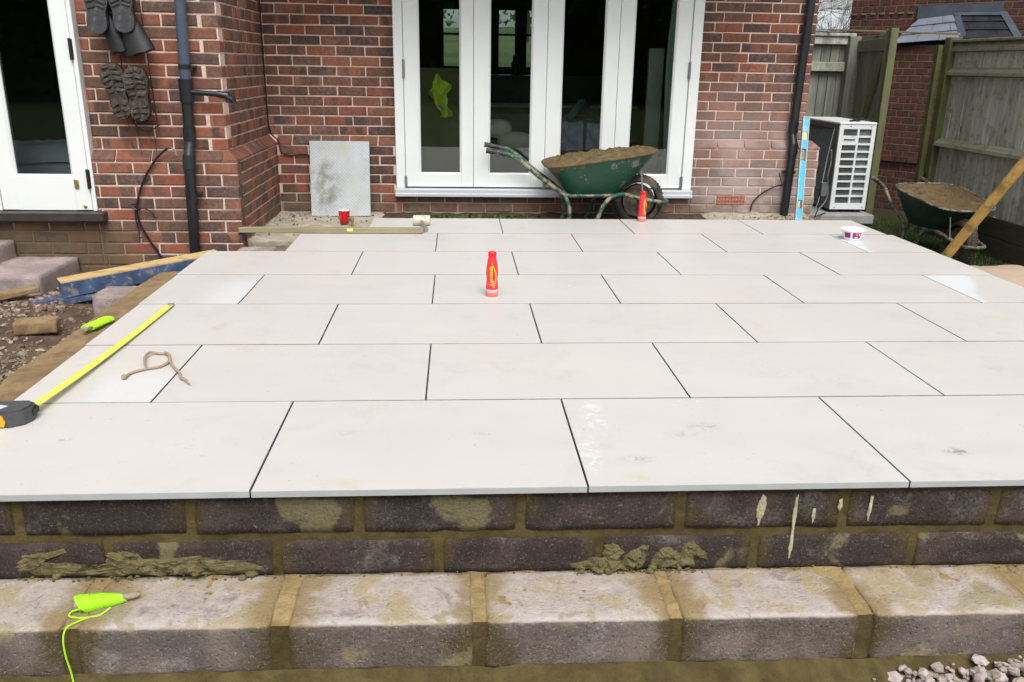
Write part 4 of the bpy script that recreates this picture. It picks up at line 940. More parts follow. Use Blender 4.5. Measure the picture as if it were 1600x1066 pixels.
# planks
def plank(name, p, q, wd, ht, mt, mtop, label, group=None):
    e = empty(name, ((p[0]+q[0])/2, (p[1]+q[1])/2, (p[2]+q[2])/2), label=label, cat='plank', group=group); P = Vector(p); Q = Vector(q); d_ = (Q-P).normalized(); sd_ = d_.cross(Vector((0, 0, 1))).normalized(); up = sd_.cross(d_)
    m = MB(); m.bar(P, Q, wd, ht-.004, ch=.003); o = m.build('plank_body', mt, e)
    m = MB(); m.bar(P+up*(ht/2), Q+up*(ht/2), wd-.004, .006); m.build('plank_face', mtop, e)
plank('painted_plank', (-1.98, 2.77, -.165), (-1.215, 3.255, -.098), .135, .092, M_bluepaint, M_plank, 'upper plank with bare sandy top and blue painted side, poking out from under the tiles')
plank('painted_plank', (-2.10, 2.66, -.235), (-1.60, 2.98, -.215), .085, .035, M_bluepaint, M_bluepaint, 'short blue painted plank end lying underneath the upper plank')
m = MB(); m.bar((-2.75, 2.45, -.26), (-2.18, 2.92, -.20), .09, .03, ch=.004); m.build('mortar_board', M_strip, label='narrow mortar-covered board lying between the step block and the rubble', cat='board')
m = MB(); m.box((-1.86, .62, -.295), (-1.56, 1.22, -.28), .002, rot=R(14)); m.build('plywood_offcut', M_ply, label='sandy plywood offcut on the gravel at the left edge of the picture', cat='board')

# ------------------------------------------------------------------ strips at the back of the patio
m = MB()
def slab(u, v):
    x = -1.145+.86*u; y = 3.66+1.24*v; z = -.085+.006*fbm(x*6, y*6, 3)+.0025*fbm(x*25, y*25)+.012*sm(4.75, 4.9, y)+.012*sm(-1.05, -1.145, x)
    if v < .05: z -= .10*(1-v/.05)**.7; y = 3.72+.012*fbm(x*8, z*20)
    return (x, y, z)
m.grid(slab, 70, 90); m.build('cement_slab', M_cement, kind='structure')
m = MB(); m.grid(lambda u, v: (-1.145+.46*u, 3.0+.76*v, -.17+.03*fbm(u*7, v*9, 4)+.05*sm(.5, 1, u)*sm(.3, .9, v)), 40, 40); m.build('mortar_spoil', M_dirtycem, kind='structure')
m = MB(); m.grid(lambda u, v: (-.32+2.62*u, 4.12+.79*v, -.120+.016*fbm(u*20, v*6, 4)+.045*sm(.35, 1, v)), 200, 40); m.build('soil_trench', M_soil, kind='structure')
m = MB(); m.grid(lambda u, v: (2.26+1.0*u, 4.12+.80*v, -.082+.007*fbm(u*9, v*7, 4)+.02*sm(.8, 1, v)-.05*sm(.12, 0, u)-.12*sm(.93, 1, u)), 70, 50); m.build('cement_fillet', M_cement, kind='structure')
sp = [(rd.uniform(-.3, 2.3), rd.uniform(4.2, 4.88), -.095) for _ in range(420)]
stones('trench_grit', M_stone, sp, .003, .013, 15, label='bits of stone and mortar in the soil strip under the folding doors', cat='grit')
sp = [(rd.uniform(2.3, 3.25), rd.uniform(4.45, 4.86), -.074) for _ in range(150)] + [(rd.uniform(2.85, 3.22), rd.uniform(4.5, 4.86), -.072) for _ in range(160)]
stones('cement_crumbs', M_palestone, sp, .003, .011, 16, label='pale crumbs of cement around the foot of the right-hand downpipe', cat='crumbs')
sp = [(rd.uniform(-1.12, -.35), 4.84-rd.random()**3*.35, -.078) for _ in range(130)] + [(-1.12+rd.random()**2*.3, rd.uniform(3.9, 4.85), -.078) for _ in range(90)]
stones('slab_crumbs', M_stone, sp, .003, .012, 17, label='dark crumbs on the cement slab in the corner of the house', cat='crumbs')
m = MB(); rd = random.Random(9)
for cx, n_, sp_ in ((.10, 110, .14), (.27, 150, .14), (.62, 170, .16), (.80, 90, .14), (1.3, 14, .4), (2.0, 10, .2), (-.05, 25, .1), (.45, 30, .1)):
    for _ in range(n_):
        x = rd.gauss(cx, sp_*.6); y = rd.uniform(4.5, 4.87); 
        for k in range(7):
            a = rd.uniform(0, 6.28); L = rd.uniform(.016, .045); t0 = rd.uniform(.35, 1.1); b = Vector((x, y, -.10)); d_ = Vector((math.cos(a)*math.cos(t0), math.sin(a)*math.cos(t0), math.sin(t0))); sd_ = Vector((-math.sin(a), math.cos(a), 0))*L*.26
            m.add([b, b+d_*L*.6-sd_, b+d_*L+Vector((0, 0, -.004)), b+d_*L*.6+sd_], [(0, 1, 2, 3)])
m.build('weeds', M_weed, fix=False, label='small green weeds growing in the soil below the first two folding doors', cat='weeds', kind='stuff')
# grass tufts in the passage
m = MB()
for _ in range(5200):
    x = rd.uniform(3.35, 4.98); y = rd.uniform(4.6, 7.9) if rd.random() < .7 else rd.uniform(3.3, 7.6)
    if x < 4.1 and y < 6.5: continue
    if fbm(x*2, y*2, 3) < -.15: continue
    a = rd.uniform(0, 6.28); L = rd.uniform(.02, .055); b = Vector((x, y, -.472)); tp = b+Vector((math.cos(a)*L*.5, math.sin(a)*L*.5, L)); sd_ = Vector((-math.sin(a), math.cos(a), 0))*.003
    m.add([b-sd_, b+sd_, tp], [(0, 1, 2)])
m.build('lawn_grass', M_weed, fix=False, label='short green grass in the side passage by the open gate', cat='grass', kind='stuff')

# ------------------------------------------------------------------ passage: fence, gate, neighbour
fz0, fz1 = -.13, 1.345
fence = empty('boundary_fence', (5.0, 4.9, -.47), label='weathered grey-green boarded fence along the right-hand side of the passage', cat='fence')
y = 6.17; k = 0
FBm = []
for i in range(4):
    m = MB(); wv = (.093, .096, .090, .094)[i]; m.prism([(-.003, -wv/2, 0), (-.003, wv/2, 0), (.010, wv/2, 0), (.019, -wv/2, 0)], (0, 0, fz1-fz0)); FBm.append(m.mesh('board', M_fboard))
while y > 3.2:
    inst('board', FBm[k % 4], fence, Vector((5.022+.006*(k % 2)+random.uniform(0, .004), y, fz0+random.uniform(-.006, .006)))-root_off(fence), (random.uniform(-.004, .004), 0, random.uniform(-.02, .02))); y -= .0965; k += 1
for z0, z1, dx_ in ((1.262, 1.352, .035), (1.045, 1.125, .055), (.385, .470, .065)):
    m = MB(); m.prism([(5.018, 3.2, z0), (5.018-dx_, 3.2, z0+.012), (5.018-dx_*.9, 3.2, z0+(z1-z0)*.5), (5.018, 3.2, z1)], (0, 3.03, 0)); m.build('rail', M_frail, fence)
MB().box((4.975, 3.2, 1.353), (5.045, 6.22, 1.378), .004).build('cap_rail', M_frail, fence)
for z0 in (-.30, -.47): MB().box((5.0, 3.2, z0), (5.03, 6.22, z0+.166), .004).build('gravel_board', M_gravelb, fence)
for y in (6.26, 3.9): MB().box((4.955, y-.05, -.47), (5.055, y+.05, 1.40 if y > 6 else 1.25), .006).build('post', M_fpost, fence)
MB().box((4.90, 6.30, -.47), (4.945, 6.37, 1.33), .004).build('slam_post', M_fpost, fence)
# end fence bay next to the gate
bay = empty('fence_bay', (4.0, 7.7, -.47), label='dark boarded fence bay behind the air conditioner, left of the open gate', cat='fence')
GBm = []
for i in range(3):
    m = MB(); m.box((-.05, 0, 0), (.05, .016, 1.86), .002); GBm.append(m.mesh('board', M_gboard))
x = 3.2
while x < 4.58: inst('board', random.choice(GBm), bay, Vector((x+.05, 7.72+random.uniform(0, .006), -.45))-root_off(bay), (0, 0, random.uniform(-.03, .03)), (.97, 1, 1)); x += .104
for z0, z1 in ((1.355, 1.44), (1.07, 1.17), (.3, .4)): MB().box((3.15, 7.655, z0), (4.60, 7.718, z1), .006).build('rail', M_fboard, bay)
MB().box((3.1, 7.63, 1.441), (4.68, 7.74, 1.475), .005).build('cap_rail', M_fboard, bay)
MB().box((4.602, 7.60, -.47), (4.735, 7.72, 1.44), .006).build('post', M_gboard, bay)
m = MB()
for i in range(14): m.lathe([(0, -.004), (.006, -.002), (.006, 0)], 8, (4.70, 7.599, 1.35-.085*i), 'Y')
m.build('nail_heads', M_steel, bay, kind='stuff')
gate = empty('timber_gate', (4.73, 7.62, -.44), R(-90-7), label='open timber gate with diagonal brace and mossy green edge, beyond the air conditioner', cat='gate')
GL = .98
for i in range(9):
    m = MB(); m.box((.012+i*.105, .0, .03), (.112+i*.105, .018, 1.88), .002); m.build('board', M_gboard, gate, off=(0, 0, 0))
for z0, z1 in ((1.72, 1.84), (.93, 1.02), (.10, .20)): MB().box((.02, -.034, z0), (GL-.13, -.001, z1), .003).build('rail', M_gboard, gate, off=(0, 0, 0))
MB().bar((.08, -.019, .25), (GL-.17, -.019, 1.70), .03, .09, up=(-1, 0, .5), ch=.003).build('brace', M_gstile, gate, off=(0, 0, 0))
MB().box((GL-.13, -.036, 0), (GL-.02, .0195, 1.92), .004).build('stile', M_gboard, gate, off=(0, 0, 0))
MB().box((GL-.019, -.045, -.02), (GL+.045, .028, 1.93), .004).build('edge_post', M_gstile, gate, off=(0, 0, 0))
m = MB(); m.bar((4.35, 7.62, 1.505), (5.07, 6.28, 1.432), .035, .018, ch=.002); m.build('top_batten', M_stick, label='thin pale batten spanning from the end fence bay to the boundary fence', cat='batten')

nh = empty('neighbour_house', (5.8, 8.0, -.47), label='neighbouring brick house with slate and lead bay roof above the fence', cat='house')
dirA = Vector((.627, -.779, 0)); nA = Vector((-.779, -.627, 0)); angA = math.atan2(-.779, .627)
M0 = Vector((4.75, 9.2, 0)) + dirA*(-1.0)*0
# main wall starts at its visible left corner
MS = Vector((5.088, 8.780, 0)); ML = 3.6
def obox(t, O, u, n_, a, b, d0, d1, z0, z1):
    P = lambda s_, d_, z: O + u*s_ + n_*d_ + Vector((0, 0, z))
    t.add([P(a, d0, z0), P(b, d0, z0), P(b, d1, z0), P(a, d1, z0), P(a, d0, z1), P(b, d0, z1), P(b, d1, z1), P(a, d1, z1)], [(0, 1, 2, 3), (4, 5, 6, 7), (0, 1, 5, 4), (1, 2, 6, 5), (2, 3, 7, 6), (3, 0, 4, 7)])
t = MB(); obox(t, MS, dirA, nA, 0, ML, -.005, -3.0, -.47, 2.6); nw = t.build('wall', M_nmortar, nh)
t = MB(); obox(t, MS, dirA, nA, 0, ML, .0, -3.0, 2.6, 5.5); t.build('upper_wall', M_bricktex, nh)
rows = []
for k in range(19):
    z = 1.30+.075*k
    if z < 1.2: continue
    segs = course(0, 2.3, (.07 if k % 2 else 0)+.0001, .009, .14)
    rows.append((z, segs))
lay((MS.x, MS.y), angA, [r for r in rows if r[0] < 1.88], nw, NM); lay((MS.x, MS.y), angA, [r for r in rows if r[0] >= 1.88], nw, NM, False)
# dentil course: small pale dots of mortar under projecting headers
t = MB(); zc = 1.722
for i in range(7):
    obox(t, MS, dirA, nA, .03+i*.1125, .085+i*.1125, .001, .014, zc+.03*0+i*.0, zc+.022)
t.build('dentil_mortar', M_nmortar, nh)
# projecting bay
AS = Vector((4.95, 8.0, 0)); AL = 1.05
t = MB(); obox(t, AS, dirA, nA, 0, AL-.006, -.005, -.55, -.47, 1.36); bay_w = t.build('bay_wall', M_nmortar, nh)
rows = [(1.275-.075*k, course(0, AL-.004, (.07 if k % 2 else 0)+.0001, .009, .14)) for k in range(24)]
lay((AS.x, AS.y), angA, [r for r in rows if r[0] > -.08], bay_w, NM); lay((AS.x, AS.y), angA, [r for r in rows if r[0] <= -.08], bay_w, NM, False)
AE = AS + dirA*AL; dirB = Vector((.98, -.2, 0)).normalized(); nB = Vector((-.2, -.98, 0)).normalized()
t = MB(); obox(t, AE, dirB, nB, 0, .9, 0, -.5, -.47, 1.36); t.build('bay_return', M_bricktex, nh)
t = MB()
for i in range(7): obox(t, AS, dirA, nA, .0+.14*i, .131+.14*i, .0, .035, .10, .16)
t.build('plinth_course', M_nbrick, nh)
# bay roof: left slope slates painted paler to carry its light, dark slates on the right, lead hips and flashing
E0 = Vector((5.13, 7.70, 1.372)); E1 = Vector((5.615, 7.15, 1.418)); T0 = Vector((5.615, 8.115, 1.665)); T1 = Vector((5.865, 7.805, 1.705)); T2 = Vector((6.172, 7.432, 1.695)); E2 = Vector((6.02, 6.85, 1.42)); 
rf = MB(); rf.add([E0, E1, T1, T0], [(0, 1, 2, 3)]); rf.add([E1, E2, T2, T1], [(0, 1, 2, 3)]); rf.add([E0+Vector((0, 0, -.03)), E1+Vector((0, 0, -.03)), E2+Vector((0, 0, -.03)), T2+Vector((0, 0, -.03)), T0+Vector((0, 0, -.03))], [(0, 1, 2, 3, 4)])
roof = rf.build('bay_roof', M_slateD, nh)
def slates(E0, E1, T0, T1, rows_, cols, mat, lift=.008):
    up = (E1-E0).cross(T0-E0).normalized(); up = up if up.z > 0 else -up
    for r_ in range(rows_):
        v0, v1 = r_/rows_, (r_+1)/rows_; o_ = .5*(r_ % 2)
        for c_ in range(-1, cols+1):
            u0, u1 = max(0, (c_+o_)/cols), min(1, (c_+1+o_)/cols)
            if u1-u0 < .05: continue
            g = .004
            A = lambda u, v: E0.lerp(E1, u).lerp(T0.lerp(T1, u), v)
            l0, l1 = lift*2.2+random.uniform(0, .003), lift*.6
            P = [A(u0+g, v0-.03)+up*l0, A(u1-g, v0-.03)+up*l0, A(u1-g, v1)+up*l1, A(u0+g, v1)+up*l1]; B = [p-up*.007 for p in P]
            m = MB(); m.add(P+B, [(0, 1, 2, 3), (7, 6, 5, 4), (0, 4, 5, 1), (1, 5, 6, 2), (2, 6, 7, 3), (3, 7, 4, 0)]); m.build('slate', mat, roof)
slates(E0, E1, T0, T1, 3, 3, M_slateL); slates(E1, E2, T1, T2, 3, 3, M_slateD)
m = MB(); up = Vector((0, 0, .018))
def ribbon(m, a, b, wd, upv, th=.008):
    a = Vector(a); b = Vector(b); d_ = (b-a).normalized(); s_ = d_.cross(upv).normalized()*wd/2; u_ = upv.normalized()*th
    P = [a-s_, a+s_, b+s_, b-s_]; m.add(P+[p+u_ for p in P], [(0, 1, 2, 3), (4, 5, 6, 7), (0, 1, 5, 4), (1, 2, 6, 5), (2, 3, 7, 6), (3, 0, 4, 7)])
upR = (E2-E1).cross(T1-E1).normalized(); upR = upR if upR.z > 0 else -upR
ribbon(m, E1+up, T1+up, .06, upR+Vector((-.3, 0, 0))); ribbon(m, E2+up, T2+up, .07, upR); ribbon(m, T1+up*1.2+(E1-T1)*.10, T2+up*1.2+(E2-T2)*.10, .09, upR)
m.build('lead_hip', M_lead, roof)
m = MB(); off_ = nA*.015
F0 = Vector((5.60, 8.135, 1.66)); F1 = Vector((5.862, 7.81, 1.70)); F2 = Vector((6.172, 7.432, 1.69))
for a, b, z0, z1 in ((F0, F1, 1.665, 1.80), (F1, F2, 1.70, 1.80)):
    a2 = Vector((a.x, a.y, z1+.0)); b2 = Vector((b.x, b.y, z1+.01)); P = [a+off_*2, b+off_*2, b2+off_, a2+off_]; m.add(P+[p-nA*.02 for p in P], [(0, 1, 2, 3), (7, 6, 5, 4), (0, 4, 5, 1), (1, 5, 6, 2), (2, 6, 7, 3), (3, 7, 4, 0)])
m.build('lead_flashing', M_lead, nh)

# ------------------------------------------------------------------ air conditioner and its clutter
ac = empty('air_conditioner', (3.84, 5.95, -.13), label='white outdoor air-conditioning unit with slotted end panel on a concrete slab', cat='air conditioner')
AX0, AX1, AY0, AY1, AZ0, AZ1 = 3.672, 4.005, 5.50, 6.35, -.125, .648
MB().box((AX0+.03, AY0+.03, AZ0+.01), (AX1-.012, AY1-.01, AZ1-.02)).build('coil', M_fin, ac)
m = MB(); m.box((AX0-.004, AY0-.004, AZ1-.022), (AX1+.004, AY1+.004, AZ1), .006); m.box((AX1-.011, AY0+.021, AZ0), (AX1, AY1, AZ1-.0225)); m.box((AX0, AY1-.009, AZ0), (AX1-.012, AY1, AZ1-.0225)); m.build('casing', M_acw, ac)
m = MB(); rows_ = 10; z_hi, z_lo = AZ1-.058, AZ0+.055; ph = (z_hi-z_lo)/rows_; c0, c1, c2 = AX0+.040, (AX0+AX1)/2+.008, AX1-.036; yf0, yf1 = AY0, AY0+.020
m.box((AX0, yf0, AZ0), (c0, yf1, AZ1-.0225), .002); m.box((c2, yf0, AZ0), (AX1, yf1, AZ1-.0225), .002); m.box((c1-.009, yf0+.0005, z_lo), (c1+.009, yf1, z_hi))
m.box((c0-.001, yf0+.0003, AZ0+.001), (c2+.001, yf1, z_lo+.001)); m.box((c0-.001, yf0+.0003, z_hi-.001), (c2+.001, yf1, AZ1-.023))
for i in range(1, rows_): m.box((c0-.001, yf0+.001, z_lo+i*ph-.0085), (c2+.001, yf1-.001, z_lo+i*ph+.0085))
m.box((c0-.001, yf0+.0015, z_lo+(rows_-2)*ph), (c1-.008, yf1-.001, z_lo+(rows_-1)*ph)); m.build('end_panel', M_acw, ac)
m = MB(); m.box((c0+.01, yf0-.006, z_lo+(rows_-1.45)*ph), (c1-.025, yf0+.001, z_lo+(rows_-1.3)*ph)); m.build('hand_hold', M_acg, ac)
m = MB()
for i in range(rows_):
    for j in range(3):
        if i != rows_-2: m.box((c0+.01, yf0+.012, z_lo+i*ph+.02+j*.014), (c1-.02, yf0+.028, z_lo+i*ph+.025+j*.014))
m.build('slot_louvres', M_acg, ac, kind='stuff')
m = MB(); m.box((AX0-.002, AY0+.021, AZ0), (AX0+.012, AY0+.12, AZ1-.023)); m.box((AX0-.001, AY0+.121, AZ1-.06), (AX0+.012, AY1-.01, AZ1-.023)); m.box((AX0-.001, AY0+.121, AZ0), (AX0+.012, AY1-.01, AZ0+.03)); m.build('coil_surround', M_acg, ac)
m = MB()
for k in range(26): m.box((AX0+.004, AY0+.14+k*.028, AZ0+.04), (AX0+.029, AY0+.143+k*.028, AZ1-.07))
m.build('coil_fins', M_fin, ac, kind='stuff')
m = MB()
for x, z in ((AX0+.10, AZ1-.035), (AX1-.045, AZ1-.035), (AX0+.04, AZ0+.018), (AX1-.03, AZ0+.022)): m.lathe([(0, -.004), (.005, -.003), (.006, 0)], 8, (x, AY0, z), 'Y')
m.build('screw', M_acg, ac)
m = MB(); m.box((AX0+.03, AY0+.03, AZ0-.028), (AX0+.09, AY1-.1, AZ0+.002)); m.box((AX1-.09, AY0+.03, AZ0-.028), (AX1-.03, AY1-.1, AZ0+.002)); m.build('feet', M_blackmet, ac)
MB().box((3.30, 5.36, -.235), (4.03, 6.6, -.154), .006).build('concrete_slab', M_slab, label='thin grey concrete slab under the air conditioner', cat='slab')
MB().box((3.36, 5.45, -.47), (3.98, 6.5, -.2355)).build('slab_plinth', M_block, label='dark block base under the air conditioner slab', cat='plinth')
m = MB(); m.box((3.42, 5.15, .04), (3.475, 5.20, .16), .005); m.build('junction_box', M_acg, label='small grey electrical box hanging left of the air conditioner', cat='electrical box')
def cable(name, pts, r, mat, label, n=8, **k):
    m = MB(); m.tube(spline(pts, n), r, 6); return m.build(name, mat, label=label, cat='cable', **k)
cable('pale_cable', [(3.40, 5.0, .45), (3.43, 5.05, .35), (3.44, 5.1, .22), (3.47, 5.15, .16), (3.50, 5.2, .02), (3.44, 5.2, -.08), (3.34, 5.1, -.13)], .006, M_levelgrey, 'pale loose cable looping below the grey box beside the air conditioner')
cable('flex', [(3.60, 5.45, .60), (3.57, 5.45, .35), (3.53, 5.4, .15), (3.50, 5.36, -.02), (3.44, 5.3, -.13)], .003, M_levelgrey, 'thin pale wire running down across the dark coil of the air conditioner')
cable('black_cable', [(3.28, 5.0, .14), (3.36, 5.05, .10), (3.38, 5.05, .0), (3.33, 5.0, -.10), (3.42, 5.2, -.14), (3.6, 5.42, -.145)], .005, M_blackmet, 'black cable tangled on the slab at the foot of the air conditioner')
m = MB(); m.tube(spline([(3.86, 5.56, .656), (3.90, 5.60, .676), (3.94, 5.56, .66), (3.97, 5.60, .68), (3.99, 5.54, .66)], 6), .006, 6); m.tube(spline([(3.80, 5.6, .653), (3.86, 5.62, .66), (3.92, 5.66, .655)], 5), .009, 6); m.build('cable_scrap', M_blackmet, label='scrap of black and white wire lying on top of the air conditioner', cat='wire')
cable('waste_cable', [(2.72, YL-.02, -.045), (2.735, YL-.02, .03), (2.80, YL-.02, .10), (2.90, YL-.03, .16), (2.965, YL-.035, .175)], .006, M_blackpvc, 'black cable curving from the ground up to the right-hand downpipe')
cable('loose_wire', [(2.965, YL-.03, .175), (2.945, YL-.03, .22), (2.925, YL-.03, .275)], .004, M_blackmet, 'short black wire sticking up left of the right-hand downpipe')
# spirit level leaning at the corner
lv = empty('spirit_level', (3.01, 4.5, -.03), label='battered bright blue spirit level leaning upright beside the right-hand downpipe', cat='spirit level')
A = Vector((2.980, 4.484, -.084)); B = Vector((3.082, 4.815, .720)); d_ = (B-A).normalized(); sx_ = Vector((1, 0, 0)); sx_ = (sx_-d_*sx_.dot(d_)).normalized(); ny_ = sx_.cross(d_).normalized()
if ny_.y > 0: ny_ = -ny_
Lv = (B-A).length
def lbox(m, x0, x1, s0, s1, f0, f1, ch=0.0):
    t = MB().box((x0, f0, s0), (x1, f1, s1), ch); m.add([A+sx_*v[0]-ny_*v[1]+d_*v[2] for v in t.v], t.f)
m = MB(); lbox(m, -.0185, .0185, 0, .13, .004, .022); lbox(m, -.0185, .0185, .20, .52, .004, .022); lbox(m, -.0185, .0185, .62, .695, .004, .022); lbox(m, -.0185, .0185, .755, Lv, .004, .022)
lbox(m, -.0185, -.016, .13, .20, .004, .022); lbox(m, -.0185, -.016, .52, .62, .004, .022); lbox(m, .016, .0185, .52, .62, .004, .022)
m.build('blue_web', M_levelblue, lv)
m = MB(); lbox(m, .0186, .0275, 0, Lv, .0, .026, .001); lbox(m, -.0275, -.0186, 0, Lv, .0, .026, .001); lbox(m, -.0275, .0275, Lv, Lv+.008, 0, .026); m.build('edge_rails', M_levelgrey, lv)
m = MB(); lbox(m, -.016, .016, .695, .755, .006, .02); m.build('plumb_vial', M_vial, lv); m = MB(); lbox(m, -.014, .0, .215-.08, .19, .002, .021, .002); m.build('centre_vial', M_vial, lv)
m = MB(); lbox(m, -.014, .014, .53, .61, .012, .02, .008); m.build('hand_hole', M_dirtycem, lv)

# ------------------------------------------------------------------ cables on the walls, boots
cable('door_cable', [(-1.565, WL-.015, .545), (-1.605, WL-.02, .515), (-1.66, WL-.02, .455), (-1.735, WL-.02, .34), (-1.79, WL-.02, .20), (-1.795, WL-.02, .08), (-1.75, WL-.02, -.03), (-1.70, WL-.02, -.12), (-1.655, WL-.02, -.21)], .0075, M_blackpvc, 'thick black cable curving down the wall between the side door and the left downpipe')
m = MB(); rd = random.Random(4)
for k in range(6): m.tube(spline([(-1.568, WL-.015, .543), (-1.545, WL-.02-.004*k, .552+.002*k), (-1.52, WL-.02, .545-.004*k), (-1.505+rd.uniform(-.01, .01), WL-.02, .532-.006*k)], 4), .0018, 4)
m.build('frayed_wires', M_levelgrey, label='frayed pale wire ends at the top of the thick black wall cable', cat='wires')
cable('cable_tail', [(-1.80, WL-.02, .19), (-1.83, WL-.025, .185), (-1.80, WL-.03, .155), (-1.75, WL-.03, .165), (-1.71, WL-.025, .14), (-1.685, WL-.02, .10)], .004, M_blackpvc, 'thin black cable tail springing from the bundle low on the wing wall')
cable('cable_tail', [(-1.81, WL-.02, .18), (-1.812, WL-.02, .08), (-1.80, WL-.02, .0), (-1.805, WL-.03, -.03), (-1.78, WL-.02, -.025)], .004, M_blackpvc, 'black cable end hanging straight down beside the thick curving cable')
cable('corner_cable', [(UX0+.012, YU-.12, 1.8), (UX0+.012, YU-.12, 1.2), (UX0+.012, YU-.10, .72), (UX0+.016, YU-.07, .56), (HX0+.02, YL-.05, .49), (HX0+.03, YL-.014, .40), (HX0+.09, YL-.012, .378), (HX0+.2, YL-.012, .380), (HX0+.34, YL-.012, .374)], .0055, M_blackpvc, 'thin black cable running down the inner corner and along the plinth behind the metal plate')

rack = empty('boot_rack', (-1.7, WU-.06, .7), label='thin black wire rack with dangling strings hanging on the wing wall', cat='rack')
m = MB(); yr = WU-.055
for pts in ([(-1.795, yr, 1.13), (-1.79, yr, .95), (-1.755, yr, .70)], [(-1.645, yr, 1.45), (-1.632, yr, 1.1), (-1.615, yr, .67)], [(-1.775, yr-.01, .715), (-1.62, yr-.01, .712)], [(-1.775, yr-.01, .70), (-1.62, yr-.01, .697)], [(-1.76, yr, .70), (-1.73, yr, .665), (-1.69, yr, .65), (-1.65, yr, .66), (-1.605, yr, .69)], [(-1.67, yr, 1.0), (-1.65, yr-.01, .93), (-1.64, yr, .80)]):
    m.tube(spline(pts, 6), .0035, 6)
m.build('wire_frame', M_blackmet, rack)
m = MB()
for pts in ([(-1.755, yr, .70), (-1.742, yr+.01, .6), (-1.735, yr, .50)], [(-1.65, yr, .69), (-1.645, yr+.01, .6), (-1.64, yr, .52)], [(-1.685, yr, .66), (-1.67, yr, .62), (-1.655, yr, .575)], [(-1.80, yr, .72), (-1.79, yr, .66)]): m.tube(spline(pts, 5), .0017, 4)
m.build('string', M_blackmet, rack)
def boot(name, cx, cz, wd, L, mats, label, tilt, shaft=None, muddy=False, seed=0):
    """sole faces the camera (-Y); the heel end is at local -z"""
    b = empty(name, (cx, WU-.14, cz), label=label, cat='boot', group='work boots hung on the wall'); rd = random.Random(seed)
    def out(t):           # outline half width along the sole, t 0..1 from the heel to the toe
        w_ = .84-.12*math.exp(-((t-.42)/.13)**2)+.16*sm(.35, .75, t)
        return wd/2*w_*math.sqrt(max(0, 1-abs(2*t-1)**(5 if t > .5 else 6)))
    def sole(u, v, y0, y1, k):
        a = 2*math.pi*u; t = .5-.5*math.cos(a); s_ = 1 if math.sin(a) >= 0 else -1; x = s_*out(t)*k; z = (t-.5)*L*k
        n_ = .016*noise.noise(Vector((x*45, z*45, seed))) if muddy else .001
        return (x*(1+(.05*noise.noise(Vector((x*90, z*70, seed+4))) if muddy else 0)), y0+(y1-y0)*v + n_, z)
    rt = Matrix.Rotation(tilt, 3, 'Y')
    def put(m, nm, mt):
        m.v = [tuple(rt @ Vector(v)) for v in m.v]; return m.build(nm, mt, b, off=(0, 0, 0))
    m = MB(); m.grid(lambda u, v: sole(u, v, -.012, .02, 1), 40, 3)
    m.grid(lambda u, v: sole(u, 0, -.012, 0, 1-v) if v < 1 else (0, -.012, 0), 40, 6)
    put(m, 'sole', mats[0])
    m = MB()
    for i in range(9 if muddy else 5):
        t = .07+.86*i/8+rd.uniform(-.02, .02) if muddy else .52+.1*i; 
        if .36 < t < .46: continue
        o_ = out(t)*.86
        for sx_ in (-1, 1):
            z = (t-.5)*L; hh = L*(.034*rd.uniform(.5, 1.2) if muddy else .026)
            m.box((min(sx_*.004, sx_*o_), -.020-(.006*rd.random() if muddy else 0), z-hh+(.004*rd.uniform(-1, 1))), (max(sx_*.004, sx_*o_), -.011, z+hh), .003, rot=Matrix.Rotation(sx_*(.35 if not muddy else rd.uniform(0, .5)), 3, 'Y'))
    put(m, 'tread', mats[0])['kind'] = 'stuff'
    m = MB(); m.grid(lambda u, v: (lambda q: (q[0]*(1.04-.35*v*v), q[1]+.075*v, q[2]*(1.02-.12*v)))(sole(u, 0, .02, 0, 1)), 32, 6); m.grid(lambda u, v: (lambda q: (q[0]*(.69)*(1-v), q[1]+.075+.01*math.sin(v), q[2]*.90*(1-v)))(sole(u, 0, .02, 0, 1)), 32, 3)
    put(m, 'upper', mats[1])
    if shaft:
        m = MB(); P = [Vector(q) for q in shaft[0]]; Q = spline(P, 5); N = len(Q); rs = [shaft[1]+(shaft[2]-shaft[1])*i/(N-1) for i in range(N)]
        m.tube(Q, rs, 18); m.v = [tuple((v[0], Q[0].y+(v[1]-Q[0].y)*.62, v[2]+.004*math.sin(v[0]*90))) for v in m.v]; m.build('shaft', mats[1], b)
    return b
boot('wellington_boot', -1.870, 1.375, .145, .30, (M_sole, M_rubber), 'left of the two upper black boots, grey sole towards the viewer', R(4), ([(-1.86, WU-.08, 1.33), (-1.81, WU-.08, 1.22), (-1.785, WU-.08, 1.125)], .05, .055), seed=1)
boot('wellington_boot', -1.722, 1.385, .150, .30, (M_sole, M_rubber), 'right of the two upper black boots, its shaft flaring down to the right', R(-3), ([(-1.72, WU-.09, 1.32), (-1.685, WU-.09, 1.22), (-1.655, WU-.09, 1.12)], .055, .092), seed=2)
boot('work_boot', -1.812, .895, .140, .335, (M_mud, M_rubber), 'left of the two lower boots, sole caked in brown mud', R(-9), seed=3, muddy=True)
boot('work_boot', -1.688, .880, .142, .325, (M_mud, M_rubber), 'right of the two lower boots, muddy grey sole inside the wire rack', R(-3), seed=5, muddy=True)

